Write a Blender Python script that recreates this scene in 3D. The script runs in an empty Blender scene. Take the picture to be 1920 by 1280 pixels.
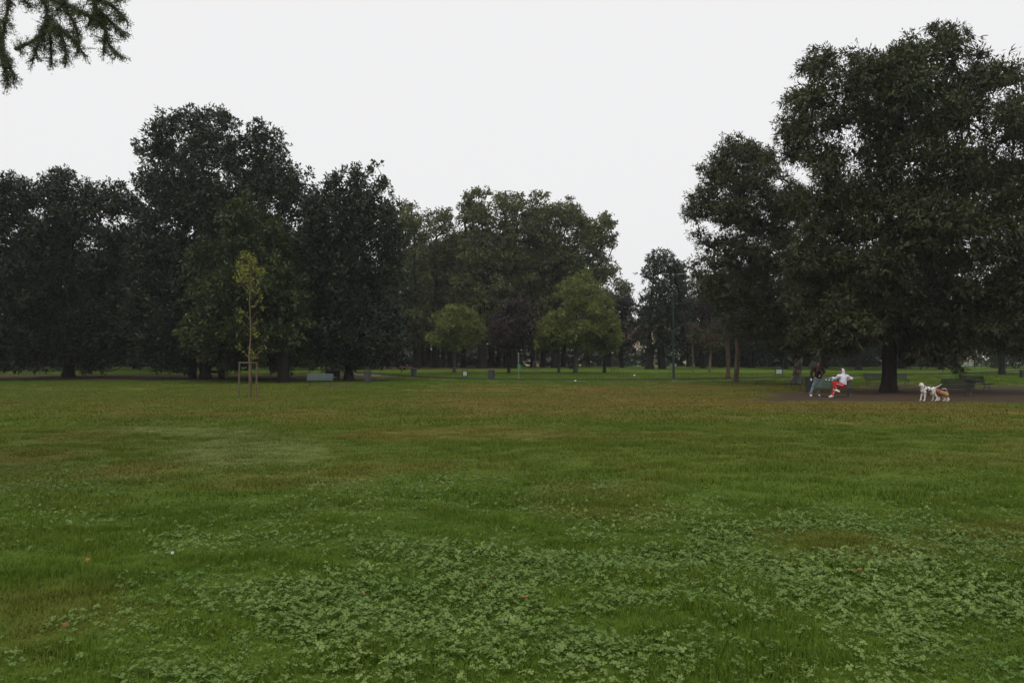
import bpy, bmesh, math, random
import numpy as np
from mathutils import Vector, Matrix

# ------------------------------------------------------------------ camera, sky, sun, exposure
SC = bpy.context.scene
C = SC.collection
F = 1550.0                      # focal length in photograph pixels (1920 x 1280)
EYE = 1.6
PITCH = math.atan(43.0 / F)     # horizon at photo row 683
cam = bpy.data.cameras.new('camera')
cam.sensor_width = 36.0
cam.lens = 36.0 * F / 1920.0
cam.clip_start = 0.1
cam.clip_end = 6000
cam_ob = bpy.data.objects.new('camera', cam)
C.objects.link(cam_ob)
cam_ob.location = (0, 0, EYE)
cam_ob.rotation_euler = (math.pi / 2 + PITCH, 0, 0)
SC.camera = cam_ob

SUN_EL, SUN_AZ = math.radians(66), math.radians(-150)   # veiled sun high behind closed cloud
world = bpy.data.worlds.new('World')
SC.world = world
world.use_nodes = True
wn, wl = world.node_tree.nodes, world.node_tree.links
wn.clear()
w_out = wn.new('ShaderNodeOutputWorld')
w_bg = wn.new('ShaderNodeBackground')
w_sky = wn.new('ShaderNodeTexSky')
w_sky.sky_type = 'NISHITA'
w_sky.sun_disc = False
w_sky.sun_elevation = SUN_EL
w_sky.sun_rotation = SUN_AZ
w_sky.air_density = 1.0
w_sky.dust_density = 6.0
w_sky.ozone_density = 1.0
w_hs = wn.new('ShaderNodeHueSaturation')
w_hs.inputs['Saturation'].default_value = 0.06
w_mix = wn.new('ShaderNodeMix')
w_mix.data_type = 'RGBA'
w_mix.inputs[0].default_value = 0.93                     # closed cloud cover over the clear-sky model
w_mix.inputs[7].default_value = (9.25, 9.27, 9.36, 1)
wl.new(w_sky.outputs[0], w_hs.inputs['Color'])
wl.new(w_hs.outputs[0], w_mix.inputs[6])
wl.new(w_mix.outputs[2], w_bg.inputs['Color'])
w_bg.inputs['Strength'].default_value = 0.1
wl.new(w_bg.outputs[0], w_out.inputs[0])

sun = bpy.data.lights.new('sun', 'SUN')
sun.energy = 1.3
sun.angle = math.radians(60)
sun.color = (1.0, 0.97, 0.92)
sun_ob = bpy.data.objects.new('sun', sun)
C.objects.link(sun_ob)
# nishita rotation is measured from +Y towards +X when seen from above
sd = Vector((math.sin(SUN_AZ) * math.cos(SUN_EL), math.cos(SUN_AZ) * math.cos(SUN_EL), math.sin(SUN_EL)))
sun_ob.rotation_euler = sd.to_track_quat('Z', 'Y').to_euler()
sun_ob.location = (0, 0, 60)

SC.view_settings.view_transform = 'Standard'
SC.view_settings.look = 'None'
SC.view_settings.gamma = 1.0
SC.view_settings.use_curve_mapping = False
SC.view_settings.exposure = 0.0
SC.cycles.max_bounces = 6
SC.cycles.diffuse_bounces = 3
SC.cycles.glossy_bounces = 2
SC.cycles.transmission_bounces = 3
SC.cycles.transparent_max_bounces = 6
SC.cycles.volume_bounces = 0
SC.cycles.use_denoising = True
SC.cycles.denoiser = 'OPENIMAGEDENOISE'
SC.cycles.caustics_reflective = False
SC.cycles.caustics_refractive = False

# ------------------------------------------------------------------ pixel and ground helpers
def gz(x, y):
    """ground height: a level lawn that rises gently by just over a metre beyond 50 m"""
    x = np.asarray(x, float); y = np.asarray(y, float)
    t = np.clip((y - 50) / 80, 0, 1)
    z = 1.22 * t * t * (3 - 2 * t)
    z = z + 0.25 * np.clip((y - 130) / 150, 0, 1)
    near = np.clip((70 - np.abs(y)) / 40, 0, 1)
    z = z + near * (0.022 * np.sin(x * 1.7 + 0.6 * np.sin(y * 1.1)) * np.sin(y * 1.35 + 0.8)
                    + 0.012 * np.sin(x * 4.1 + y * 2.3) * np.sin(y * 3.7 - x * 1.2))
    return z

def ray(px, py):
    u = (px - 960.0) / F; v = (640.0 - py) / F
    ca, sa = math.cos(PITCH), math.sin(PITCH)
    return u, ca - v * sa, sa + v * ca

def at(px, py, Y):
    """point on the line of sight through a photo pixel, at distance Y"""
    dx, dy, dz = ray(px, py)
    t = Y / dy
    return Vector((dx * t, Y, EYE + dz * t))

def depth_on_ground(px, py):
    lo, hi = 2.0, 700.0
    Y = lo
    prev = None
    for Y in np.concatenate([np.arange(2, 60, 0.05), np.arange(60, 400, 0.25)]):
        p = at(px, py, Y)
        if p.z <= float(gz(p.x, p.y)):
            return Y
    return 300.0

def on_ground(px, Y):
    p = at(px, 683, Y)
    return Vector((p.x, Y, float(gz(p.x, Y))))

def project(P):
    """world points (n,3) to photo pixels, used to lay out ground wear where the photo shows it"""
    ca, sa = math.cos(PITCH), math.sin(PITCH)
    x = P[:, 0]; y = P[:, 1]; z = P[:, 2] - EYE
    d = y * ca + z * sa
    v = -y * sa + z * ca
    d = np.where(d < 0.5, 0.5, d)
    return 960 + F * x / d, 640 - F * v / d

# ------------------------------------------------------------------ object helpers
def tag(o, label=None, cat=None, group=None, kind=None):
    if label: o['label'] = label
    if cat: o['category'] = cat
    if group: o['group'] = group
    if kind: o['kind'] = kind
    return o

def empty(name, loc=(0, 0, 0), rz=0.0):
    o = bpy.data.objects.new(name, None)
    o.empty_display_size = 0.2
    o.location = loc
    o.rotation_euler = (0, 0, rz)
    C.objects.link(o)
    return o

def link(name, me, mat=None, parent=None, loc=None):
    o = bpy.data.objects.new(name, me)
    C.objects.link(o)
    if mat is not None and len(me.materials) == 0:
        for m in (mat if isinstance(mat, (list, tuple)) else [mat]):
            me.materials.append(m)
    if parent is not None:
        o.parent = parent
    if loc is not None:
        o.location = loc
    return o

def copy_tree(o, parent=None):
    c = o.copy()
    C.objects.link(c)
    c.parent = parent
    for ch in list(o.children):
        copy_tree(ch, c)
    return c

def np_mesh(name, V, Q, attrs=None, smooth=False, matidx=None):
    """mesh from numpy vertices and equal-sided faces; attrs are per-face floats"""
    V = np.ascontiguousarray(V, np.float32); Q = np.ascontiguousarray(Q, np.int32)
    n = Q.shape[1]
    me = bpy.data.meshes.new(name)
    me.vertices.add(len(V)); me.vertices.foreach_set('co', V.ravel())
    me.loops.add(Q.size); me.loops.foreach_set('vertex_index', Q.ravel())
    me.polygons.add(len(Q))
    me.polygons.foreach_set('loop_start', np.arange(len(Q), dtype=np.int32) * n)
    try:
        me.polygons.foreach_set('loop_total', np.full(len(Q), n, np.int32))
    except Exception:
        pass
    if matidx is not None:
        me.polygons.foreach_set('material_index', np.asarray(matidx, np.int32))
    me.update(calc_edges=True)
    if smooth:
        me.polygons.foreach_set('use_smooth', np.ones(len(Q), bool))
    for k, a in (attrs or {}).items():
        at_ = me.attributes.new(k, 'FLOAT', 'FACE')
        at_.data.foreach_set('value', np.asarray(a, np.float32))
    me.validate()
    return me

class MB:
    """collects boxes, bars, tubes and lathes; build() links them as one mesh"""
    def __init__(s):
        s.v = []; s.f = []
    def add(s, vs, fs):
        k = len(s.v)
        s.v += [tuple(v) for v in vs]
        s.f += [tuple(i + k for i in f) for f in fs]
    def box(s, c, size, rot=None):
        hx, hy, hz = size[0] / 2, size[1] / 2, size[2] / 2
        vs = [Vector((x, y, z)) for x in (-hx, hx) for y in (-hy, hy) for z in (-hz, hz)]
        if rot is not None:
            vs = [rot @ v for v in vs]
        c = Vector(c)
        s.add([v + c for v in vs], [(0, 1, 3, 2), (4, 6, 7, 5), (0, 4, 5, 1), (2, 3, 7, 6), (0, 2, 6, 4), (1, 5, 7, 3)])
        return s
    def tube(s, pts, rad, n=8, cap=True):
        pts = [Vector(p) for p in pts]
        if not isinstance(rad, (list, tuple)):
            rad = [rad] * len(pts)
        base = len(s.v)
        up = Vector((0.13, 0.31, 0.94))
        for i, p in enumerate(pts):
            d = (pts[min(i + 1, len(pts) - 1)] - pts[max(i - 1, 0)]).normalized()
            a = d.cross(up)
            if a.length < 1e-3: a = d.cross(Vector((1, 0, 0)))
            a.normalize(); b = d.cross(a)
            for k in range(n):
                t = 2 * math.pi * k / n
                s.v.append(tuple(p + (a * math.cos(t) + b * math.sin(t)) * rad[i]))
        for i in range(len(pts) - 1):
            for k in range(n):
                q = base + i * n
                s.f.append((q + k, q + (k + 1) % n, q + n + (k + 1) % n, q + n + k))
        if cap:
            s.f.append(tuple(base + k for k in range(n))[::-1])
            s.f.append(tuple(base + (len(pts) - 1) * n + k for k in range(n)))
        return s
    def lathe(s, prof, n=20, c=(0, 0, 0)):
        base = len(s.v)
        for r, z in prof:
            for k in range(n):
                t = 2 * math.pi * k / n
                s.v.append((c[0] + r * math.cos(t), c[1] + r * math.sin(t), c[2] + z))
        for i in range(len(prof) - 1):
            for k in range(n):
                q = base + i * n
                s.f.append((q + k, q + (k + 1) % n, q + n + (k + 1) % n, q + n + k))
        s.f.append(tuple(base + k for k in range(n))[::-1])
        s.f.append(tuple(base + (len(prof) - 1) * n + k for k in range(n)))
        return s
    def mesh(s, name='m', bevel=0.0, smooth=False):
        me = bpy.data.meshes.new(name)
        me.from_pydata(s.v, [], s.f)
        if bevel > 0:
            bm = bmesh.new(); bm.from_mesh(me)
            bmesh.ops.bevel(bm, geom=list(bm.edges), offset=bevel, segments=1, affect='EDGES', profile=0.5)
            bm.to_mesh(me); bm.free()
        me.update()
        if smooth:
            for p in me.polygons: p.use_smooth = True
        return me
    def build(s, name, mat, parent=None, bevel=0.0, smooth=False):
        return link(name, s.mesh(name, bevel, smooth), mat, parent)

# ------------------------------------------------------------------ materials
MATS = {}
def material(name):
    m = bpy.data.materials.new(name)
    m.use_nodes = True
    m.node_tree.nodes.clear()
    MATS[name] = m
    return m, m.node_tree.nodes, m.node_tree.links

def N(nodes, typ, **kw):
    n = nodes.new(typ)
    for k, v in kw.items():
        if k in n.inputs: n.inputs[k].default_value = v
        else: setattr(n, k, v)
    return n

def mixc(nodes, links, fac, a, b, blend='MIX'):
    m = nodes.new('ShaderNodeMix'); m.data_type = 'RGBA'; m.blend_type = blend
    for sock, val in ((m.inputs[0], fac), (m.inputs[6], a), (m.inputs[7], b)):
        if hasattr(val, 'is_output'): links.new(val, sock)
        elif isinstance(val, (tuple, list)): sock.default_value = (*val[:3], 1)
        else: sock.default_value = val
    return m.outputs[2]

def rgb(*c): return (c[0], c[1], c[2], 1)

def solid(name, col, col2=None, rough=0.6, scale=8.0, bump=0.0, metal=0.0, spec=0.5, stretch=(1, 1, 1), detail=6.0):
    """painted / worn surface: two tones broken up by noise, fine relief"""
    m, n, l = material(name)
    out = n.new('ShaderNodeOutputMaterial'); p = n.new('ShaderNodeBsdfPrincipled')
    tc = n.new('ShaderNodeTexCoord'); mp = n.new('ShaderNodeMapping'); mp.inputs['Scale'].default_value = stretch
    nz = N(n, 'ShaderNodeTexNoise', Scale=scale, Detail=detail, Roughness=0.62)
    cr = n.new('ShaderNodeValToRGB'); cr.color_ramp.elements[0].position = 0.33; cr.color_ramp.elements[1].position = 0.68
    l.new(tc.outputs['Object'], mp.inputs[0]); l.new(mp.outputs[0], nz.inputs['Vector']); l.new(nz.outputs[0], cr.inputs[0])
    c2 = col2 if col2 else tuple(min(1, c * 0.72) for c in col)
    l.new(mixc(n, l, cr.outputs[0], col, c2), p.inputs['Base Color'])
    p.inputs['Roughness'].default_value = rough; p.inputs['Metallic'].default_value = metal
    p.inputs['Specular IOR Level'].default_value = spec
    if bump:
        b = N(n, 'ShaderNodeBump', Strength=bump, Distance=0.02)
        l.new(nz.outputs[0], b.inputs['Height']); l.new(b.outputs[0], p.inputs['Normal'])
    l.new(p.outputs[0], out.inputs[0])
    return m

def leaf_mat(name, dark, light, odd, rough=0.45, transl=0.25, odd_at=0.93, spec=0.35):
    """leaf colour from a per-leaf random value, tufts differing a little; thin leaves let light through"""
    m, n, l = material(name)
    out = n.new('ShaderNodeOutputMaterial'); p = n.new('ShaderNodeBsdfPrincipled')
    a1 = n.new('ShaderNodeAttribute'); a1.attribute_name = 'rnd'
    a2 = n.new('ShaderNodeAttribute'); a2.attribute_name = 'tuft'
    c1 = mixc(n, l, a2.outputs['Fac'], dark, light)
    c2 = mixc(n, l, a1.outputs['Fac'], tuple(c * 0.75 for c in dark), light)
    c3 = mixc(n, l, 0.45, c1, c2)
    g = N(n, 'ShaderNodeMath', operation='GREATER_THAN'); g.inputs[1].default_value = odd_at
    l.new(a1.outputs['Fac'], g.inputs[0])
    c4 = mixc(n, l, g.outputs[0], c3, odd)
    l.new(c4, p.inputs['Base Color'])
    p.inputs['Roughness'].default_value = rough
    p.inputs['Specular IOR Level'].default_value = spec
    t = n.new('ShaderNodeBsdfTranslucent'); l.new(c4, t.inputs['Color'])
    ms = n.new('ShaderNodeMixShader'); ms.inputs[0].default_value = transl
    l.new(p.outputs[0], ms.inputs[1]); l.new(t.outputs[0], ms.inputs[2]); l.new(ms.outputs[0], out.inputs[0])
    return m

def bark_mat(name, a, b, scale=6.0, bump=0.9, stretch=(1, 1, 0.18), patches=None):
    m, n, l = material(name)
    out = n.new('ShaderNodeOutputMaterial'); p = n.new('ShaderNodeBsdfPrincipled')
    tc = n.new('ShaderNodeTexCoord'); mp = n.new('ShaderNodeMapping'); mp.inputs['Scale'].default_value = stretch
    l.new(tc.outputs['Object'], mp.inputs[0])
    nz = N(n, 'ShaderNodeTexNoise', Scale=scale, Detail=8.0, Roughness=0.7, Distortion=0.6); l.new(mp.outputs[0], nz.inputs['Vector'])
    cr = n.new('ShaderNodeValToRGB'); cr.color_ramp.elements[0].position = 0.36; cr.color_ramp.elements[1].position = 0.62
    l.new(nz.outputs[0], cr.inputs[0])
    col = mixc(n, l, cr.outputs[0], b, a)
    if patches:
        vz = N(n, 'ShaderNodeTexNoise', Scale=3.2, Detail=2.0); l.new(tc.outputs['Object'], vz.inputs['Vector'])
        c2 = n.new('ShaderNodeValToRGB'); c2.color_ramp.elements[0].position = 0.52; c2.color_ramp.elements[1].position = 0.57
        l.new(vz.outputs[0], c2.inputs[0]); col = mixc(n, l, c2.outputs[0], col, patches)
    l.new(col, p.inputs['Base Color']); p.inputs['Roughness'].default_value = 0.9
    p.inputs['Specular IOR Level'].default_value = 0.15
    bp = N(n, 'ShaderNodeBump', Strength=bump, Distance=0.05); l.new(nz.outputs[0], bp.inputs['Height']); l.new(bp.outputs[0], p.inputs['Normal'])
    l.new(p.outputs[0], out.inputs[0])
    return m

L_MAGNOLIA = leaf_mat('magnolia_leaf', (0.016, 0.026, 0.012), (0.036, 0.052, 0.019), (0.075, 0.048, 0.02), rough=0.45, transl=0.08, odd_at=0.96, spec=0.25)
L_OLIVE = leaf_mat('light_magnolia_leaf', (0.028, 0.044, 0.013), (0.066, 0.086, 0.021), (0.11, 0.08, 0.02), rough=0.45, transl=0.14, odd_at=0.96, spec=0.25)
L_CHESTNUT = leaf_mat('chestnut_leaf', (0.028, 0.038, 0.013), (0.072, 0.080, 0.022), (0.11, 0.080, 0.025), rough=0.48, transl=0.2, odd_at=0.94)
L_LIME = leaf_mat('lime_leaf', (0.056, 0.074, 0.026), (0.140, 0.154, 0.044), (0.21, 0.15, 0.04), rough=0.55, transl=0.25, odd_at=0.955)
L_MAPLE = leaf_mat('pale_green_leaf', (0.084, 0.122, 0.024), (0.195, 0.215, 0.046), (0.28, 0.22, 0.05), rough=0.55, transl=0.3, odd_at=0.93)
L_PLUM = leaf_mat('plum_leaf', (0.024, 0.016, 0.017), (0.050, 0.030, 0.029), (0.07, 0.05, 0.03), rough=0.5, transl=0.15)
L_RUST = leaf_mat('rust_leaf', (0.050, 0.034, 0.018), (0.090, 0.052, 0.024), (0.06, 0.07, 0.025), rough=0.55, transl=0.2, odd_at=0.7)
L_YELLOW = leaf_mat('yellow_leaf', (0.18, 0.22, 0.028), (0.32, 0.34, 0.04), (0.36, 0.24, 0.03), rough=0.5, transl=0.35, odd_at=0.94)
L_PINE = leaf_mat('pine_needles', (0.026, 0.040, 0.020), (0.056, 0.064, 0.030), (0.10, 0.06, 0.03), rough=0.55, transl=0.1, odd_at=0.8)
L_YEW = leaf_mat('cypress_needles', (0.085, 0.110, 0.052), (0.165, 0.195, 0.095), (0.15, 0.13, 0.07), rough=0.5, transl=0.45, odd_at=0.95)
L_HEDGE = leaf_mat('hedge_leaf', (0.010, 0.018, 0.008), (0.022, 0.034, 0.014), (0.04, 0.04, 0.02), rough=0.45, transl=0.08)
B_DARK = bark_mat('dark_bark', (0.034, 0.029, 0.023), (0.014, 0.012, 0.010))
B_GREY = bark_mat('grey_bark', (0.10, 0.095, 0.08), (0.045, 0.04, 0.034))
B_PINE = bark_mat('pine_bark', (0.130, 0.085, 0.062), (0.055, 0.038, 0.029), scale=7)
B_PLANE = bark_mat('flaking_bark', (0.14, 0.105, 0.078), (0.06, 0.045, 0.035), scale=4, patches=(0.25, 0.22, 0.17))
B_YOUNG = bark_mat('young_bark', (0.20, 0.15, 0.095), (0.10, 0.075, 0.05), scale=9)
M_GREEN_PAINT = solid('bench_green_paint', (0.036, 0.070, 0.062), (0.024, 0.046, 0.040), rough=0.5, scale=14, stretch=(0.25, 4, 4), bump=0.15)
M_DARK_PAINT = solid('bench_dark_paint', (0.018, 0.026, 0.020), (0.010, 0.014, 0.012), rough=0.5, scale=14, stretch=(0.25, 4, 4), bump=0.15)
M_IRON = solid('cast_iron', (0.07, 0.075, 0.07), (0.035, 0.04, 0.037), rough=0.5, scale=20, metal=0.2)
M_POST_GREEN = solid('lamp_green_paint', (0.006, 0.026, 0.023), (0.005, 0.020, 0.018), rough=0.4, scale=3)
M_STAKE = solid('stake_wood', (0.14, 0.098, 0.062), (0.08, 0.056, 0.038), rough=0.85, scale=5, stretch=(6, 6, 0.5), bump=0.3)
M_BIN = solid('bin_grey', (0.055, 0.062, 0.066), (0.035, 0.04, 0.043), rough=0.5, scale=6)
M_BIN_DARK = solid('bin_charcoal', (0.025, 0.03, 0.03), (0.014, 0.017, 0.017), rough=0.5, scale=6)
M_BIN_STONE = solid('bin_concrete', (0.07, 0.066, 0.058), (0.045, 0.042, 0.038), rough=0.9, scale=9, bump=0.3)
M_LINER = solid('bin_liner', (0.02, 0.02, 0.022), rough=0.35)
M_STONE = solid('pink_stone', (0.55, 0.42, 0.34), (0.46, 0.35, 0.28), rough=0.85, scale=7, bump=0.2)
M_BRICKDARK = solid('dark_render', (0.05, 0.045, 0.042), (0.03, 0.028, 0.027), rough=0.9, scale=5, bump=0.2)
M_STEEL = solid('galvanised_steel', (0.34, 0.35, 0.34), (0.25, 0.26, 0.25), rough=0.45, metal=0.4, scale=10)
M_SIGN_GREEN = solid('sign_green', (0.04, 0.24, 0.06), (0.035, 0.19, 0.05), rough=0.4, scale=2)
M_SIGN_FRAME = solid('sign_frame', (0.03, 0.037, 0.04), (0.02, 0.024, 0.026), rough=0.4)
M_SKIN = solid('skin', (0.20, 0.095, 0.06), (0.17, 0.08, 0.052), rough=0.5, scale=12)
M_SKIN_LIGHT = solid('light_skin', (0.42, 0.21, 0.15), (0.37, 0.18, 0.13), rough=0.5, scale=12)
M_HAIR = solid('dark_hair', (0.008, 0.006, 0.005), spec=0.2, rough=0.5, scale=40, stretch=(1, 1, 0.2), bump=0.4)
M_EYE = solid('eye', (0.02, 0.015, 0.012), rough=0.2)
M_LIP = solid('lip', (0.20, 0.07, 0.055), rough=0.5)
M_JACKET = solid('brown_black_jacket', (0.014, 0.009, 0.008), (0.024, 0.012, 0.009), rough=0.8, scale=9, bump=0.2, spec=0.12)
M_LINING = solid('rust_fleece_lining', (0.085, 0.034, 0.022), (0.06, 0.024, 0.016), rough=0.9, scale=40, bump=0.5)
M_BLACK = solid('black_cloth', (0.006, 0.006, 0.007), rough=0.9, scale=12, spec=0.1)
M_JEANS = solid('pale_denim', (0.19, 0.22, 0.24), (0.085, 0.105, 0.12), spec=0.15, rough=0.85, scale=7, bump=0.15)
M_WHITE_CLOTH = solid('white_cotton', (0.68, 0.67, 0.73), (0.52, 0.51, 0.58), rough=0.9, scale=9, bump=0.6, spec=0.15)
M_RED = solid('red_track_cloth', (0.46, 0.020, 0.015), (0.30, 0.013, 0.011), rough=0.75, scale=9, bump=0.5, spec=0.2)
M_NAVY = solid('navy_cloth', (0.022, 0.015, 0.085), rough=0.8)
M_SHOE = solid('white_shoe', (0.72, 0.70, 0.66), (0.6, 0.58, 0.54), rough=0.55, scale=9)
M_SOLE = solid('rubber_sole', (0.45, 0.44, 0.42), rough=0.7)
M_PAPER = solid('white_paper', (0.78, 0.78, 0.76), (0.7, 0.7, 0.68), rough=0.8)
M_CREAM = solid('cream_render', (0.62, 0.54, 0.40), (0.54, 0.47, 0.35), rough=0.9, scale=0.5)
M_WHITE_WALL = solid('white_render', (0.66, 0.64, 0.60), (0.56, 0.54, 0.5), rough=0.9, scale=0.5)
M_ROOF = solid('brown_roof_tile', (0.20, 0.10, 0.07), (0.14, 0.075, 0.055), rough=0.9, scale=3)
M_GLASS = solid('dark_window_glass', (0.03, 0.035, 0.04), rough=0.08, scale=1)
M_RED_BROWN = solid('red_brown_paint', (0.20, 0.05, 0.035), rough=0.7)
M_FENCE = solid('fence_green_paint', (0.03, 0.10, 0.08), (0.022, 0.075, 0.06), rough=0.5)

def notice_mat():
    """weathered park notice: pale sheet with grey blurred rows that no longer read"""
    m, n, l = material('notice_sheet')
    out = n.new('ShaderNodeOutputMaterial'); p = n.new('ShaderNodeBsdfPrincipled')
    tc = n.new('ShaderNodeTexCoord'); mp = n.new('ShaderNodeMapping'); mp.inputs['Scale'].default_value = (3, 3, 26)
    nz = N(n, 'ShaderNodeTexNoise', Scale=2.0, Detail=3.0); l.new(tc.outputs['Object'], mp.inputs[0]); l.new(mp.outputs[0], nz.inputs['Vector'])
    cr = n.new('ShaderNodeValToRGB'); cr.color_ramp.elements[0].position = 0.42; cr.color_ramp.elements[1].position = 0.56
    l.new(nz.outputs[0], cr.inputs[0])
    l.new(mixc(n, l, cr.outputs[0], (0.30, 0.32, 0.30), (0.50, 0.52, 0.46)), p.inputs['Base Color'])
    p.inputs['Roughness'].default_value = 0.35; l.new(p.outputs[0], out.inputs[0])
    return m
M_NOTICE = notice_mat()

# ------------------------------------------------------------------ smooth value noise in numpy
def vnoise(x, y, s, seed):
    r = np.random.RandomState(seed); T = r.rand(256, 256)
    x = np.asarray(x, float) / s + 1000.37; y = np.asarray(y, float) / s + 1000.71
    xi = np.floor(x).astype(int); yi = np.floor(y).astype(int)
    fx = x - xi; fy = y - yi
    fx = fx * fx * (3 - 2 * fx); fy = fy * fy * (3 - 2 * fy)
    a = T[xi % 256, yi % 256]; b = T[(xi + 1) % 256, yi % 256]; c = T[xi % 256, (yi + 1) % 256]; d = T[(xi + 1) % 256, (yi + 1) % 256]
    return (a * (1 - fx) + b * fx) * (1 - fy) + (c * (1 - fx) + d * fx) * fy
def fbm(x, y, s, seed):
    return (vnoise(x, y, s, seed) + 0.5 * vnoise(x, y, s / 2.1, seed + 1) + 0.25 * vnoise(x, y, s / 4.3, seed + 2)) / 1.75
def sstep(a, b, x):
    t = np.clip((x - a) / (b - a), 0, 1); return t * t * (3 - 2 * t)

# wear and planting of the lawn, read off the photograph at each ground point
def ground_masks(X, Y):
    Z = gz(X, Y)
    px, py = project(np.stack([X, Y, Z], 1))
    nz = fbm(X, Y, 3.5, 3); nz2 = fbm(X, Y, 1.1, 9)
    j = (nz - 0.5) * 9 + (nz2 - 0.5) * 5
    front = (Y > 3)
    dirt = sstep(728, 735, py + j) * (1 - sstep(752, 758, py + j * 0.7)) * sstep(1330, 1470, px + j * 9)
    dirt = np.maximum(dirt, 0.9 * sstep(1590, 1650, px) * sstep(718, 724, py + j) * (1 - sstep(750, 756, py + j)))
    left = sstep(699, 703, py + 0.4 * j) * (1 - sstep(712, 718, py + 0.6 * j)) * (1 - sstep(690, 760, px + j * 5)) * sstep(-300, -200, px)
    dirt = np.maximum(dirt, 0.9 * left)
    dirt = np.maximum(dirt, 0.75 * sstep(719, 721, py + .3 * j) * (1 - sstep(723, 726, py + .3 * j)) * sstep(560, 585, px) * (1 - sstep(655, 690, px)))
    spot = np.exp(-(((px - 92) / 26) ** 2 + ((py - 916) / 5) ** 2)); dirt = np.maximum(dirt, 0.9 * sstep(.35, .7, spot))
    litter = sstep(684, 686.5, py) * (1 - sstep(690, 693.5, py + 0.2 * j)) * sstep(640, 760, px) * (1 - sstep(900, 1000, px))
    dry = sstep(716, 727, py + j * 0.7) * (1 - sstep(752, 800, py + j * 2.5)) * (0.5 + 0.6 * sstep(.4, .6, nz))
    dry = dry * (0.45 + 0.55 * sstep(700, 900, px) * (1 - sstep(1600, 1900, px)))
    patch = np.exp(-(((px - 470) / 190) ** 2 + ((py - 850) / 32) ** 2)) + 0.8 * np.exp(-(((px - 330) / 170) ** 2 + ((py - 805) / 10) ** 2)) + .5 * np.exp(-(((px - 880) / 120) ** 2 + ((py - 870) / 18) ** 2))
    pale = sstep(0.28, 0.7, patch * (0.55 + 0.9 * nz))
    dry = np.clip(0.85 * dry + 0.16 * sstep(735, 765, py) * (1 - sstep(830, 960, py)) + 0.42 * sstep(.54, .68, fbm(X, Y, 2.2, 31)) * sstep(735, 780, py) + 0.25 * sstep(.55, .7, fbm(X * .5, Y, 3.1, 35)) * (1 - sstep(950, 1050, py)), 0, 1)
    f = front.astype(float)
    return dirt * f, litter * f, dry * f, pale * f * .6, px, py

def clover_density(X, Y, px, py):
    """white clover spreads in patches over the near lawn"""
    big = fbm(X * 0.8, Y, 1.9, 55); fine = fbm(X, Y, 0.5, 77)
    m = sstep(0.42, 0.62, big + 0.45 * (fine - 0.5))
    near = sstep(925, 1090, py)
    zone = np.exp(-(((px - 1050) / 420) ** 2 + ((py - 1075) / 75) ** 2)) + np.exp(-(((px - 800) / 400) ** 2 + ((py - 1225) / 120) ** 2)) \
        + np.exp(-(((px - 1600) / 480) ** 2 + ((py - 1180) / 150) ** 2)) + 0.8 * np.exp(-(((px - 150) / 190) ** 2 + ((py - 1000) / 28) ** 2)) \
        + 0.6 * np.exp(-(((px - 1500) / 350) ** 2 + ((py - 1000) / 50) ** 2))
    hole = 0.7 * np.exp(-(((px - 440) / 110) ** 2 + ((py - 1225) / 40) ** 2)) + np.exp(-(((px - 120) / 170) ** 2 + ((py - 1120) / 80) ** 2)) \
        + np.exp(-(((px - 780) / 70) ** 2 + ((py - 1085) / 14) ** 2)) + 0.8 * np.exp(-(((px - 1240) / 130) ** 2 + ((py - 1175) / 30) ** 2))
    d = np.clip((0.10 + 0.42 * m) * near + 0.25 * sstep(1080, 1280, py) + np.clip(zone, 0, 1) * (0.10 + 0.62 * m), 0, 1) - 0.7 * np.clip(hole, 0, 1)
    far = 0.30 * sstep(0.60, 0.68, fbm(X, Y, 1.6, 91)) * sstep(840, 900, py)
    return np.clip(np.maximum(d, far), 0, 1)

# ------------------------------------------------------------------ ground
def axis(parts):
    a = [parts[0][0]]
    for lo, hi, st in parts:
        a += list(np.linspace(lo, hi, max(2, int(round((hi - lo) / st)) + 1))[1:])
    return np.array(a)
gx = axis([(-1500, -400, 220), (-400, -90, 31), (-90, -30, 1.5), (-30, -8, 0.5), (-8, 8, 0.2), (8, 30, 0.5), (30, 90, 1.5), (90, 400, 31), (400, 1500, 220)])
gy = axis([(-300, -20, 40), (-20, 2, 2), (2, 14, 0.16), (14, 60, 0.4), (60, 130, 0.8), (130, 230, 5), (230, 1600, 137)])
GX, GY = np.meshgrid(gx, gy, indexing='ij')
gv = np.stack([GX.ravel(), GY.ravel(), gz(GX.ravel(), GY.ravel())], 1)
nx_, ny_ = len(gx), len(gy)
ii, jj = np.meshgrid(np.arange(nx_ - 1), np.arange(ny_ - 1), indexing='ij')
k0 = (ii * ny_ + jj).ravel()
gq = np.stack([k0, k0 + ny_, k0 + ny_ + 1, k0 + 1], 1)
g_me = np_mesh('lawn', gv, gq, smooth=True)
dirt_, litter_, dry_, pale_, ppx, ppy = ground_masks(gv[:, 0], gv[:, 1])
for nm, arr in (('dirt', dirt_), ('litter', litter_), ('dry', dry_), ('pale', pale_)):
    a_ = g_me.attributes.new(nm, 'FLOAT', 'POINT'); a_.data.foreach_set('value', arr.astype(np.float32))

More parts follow.
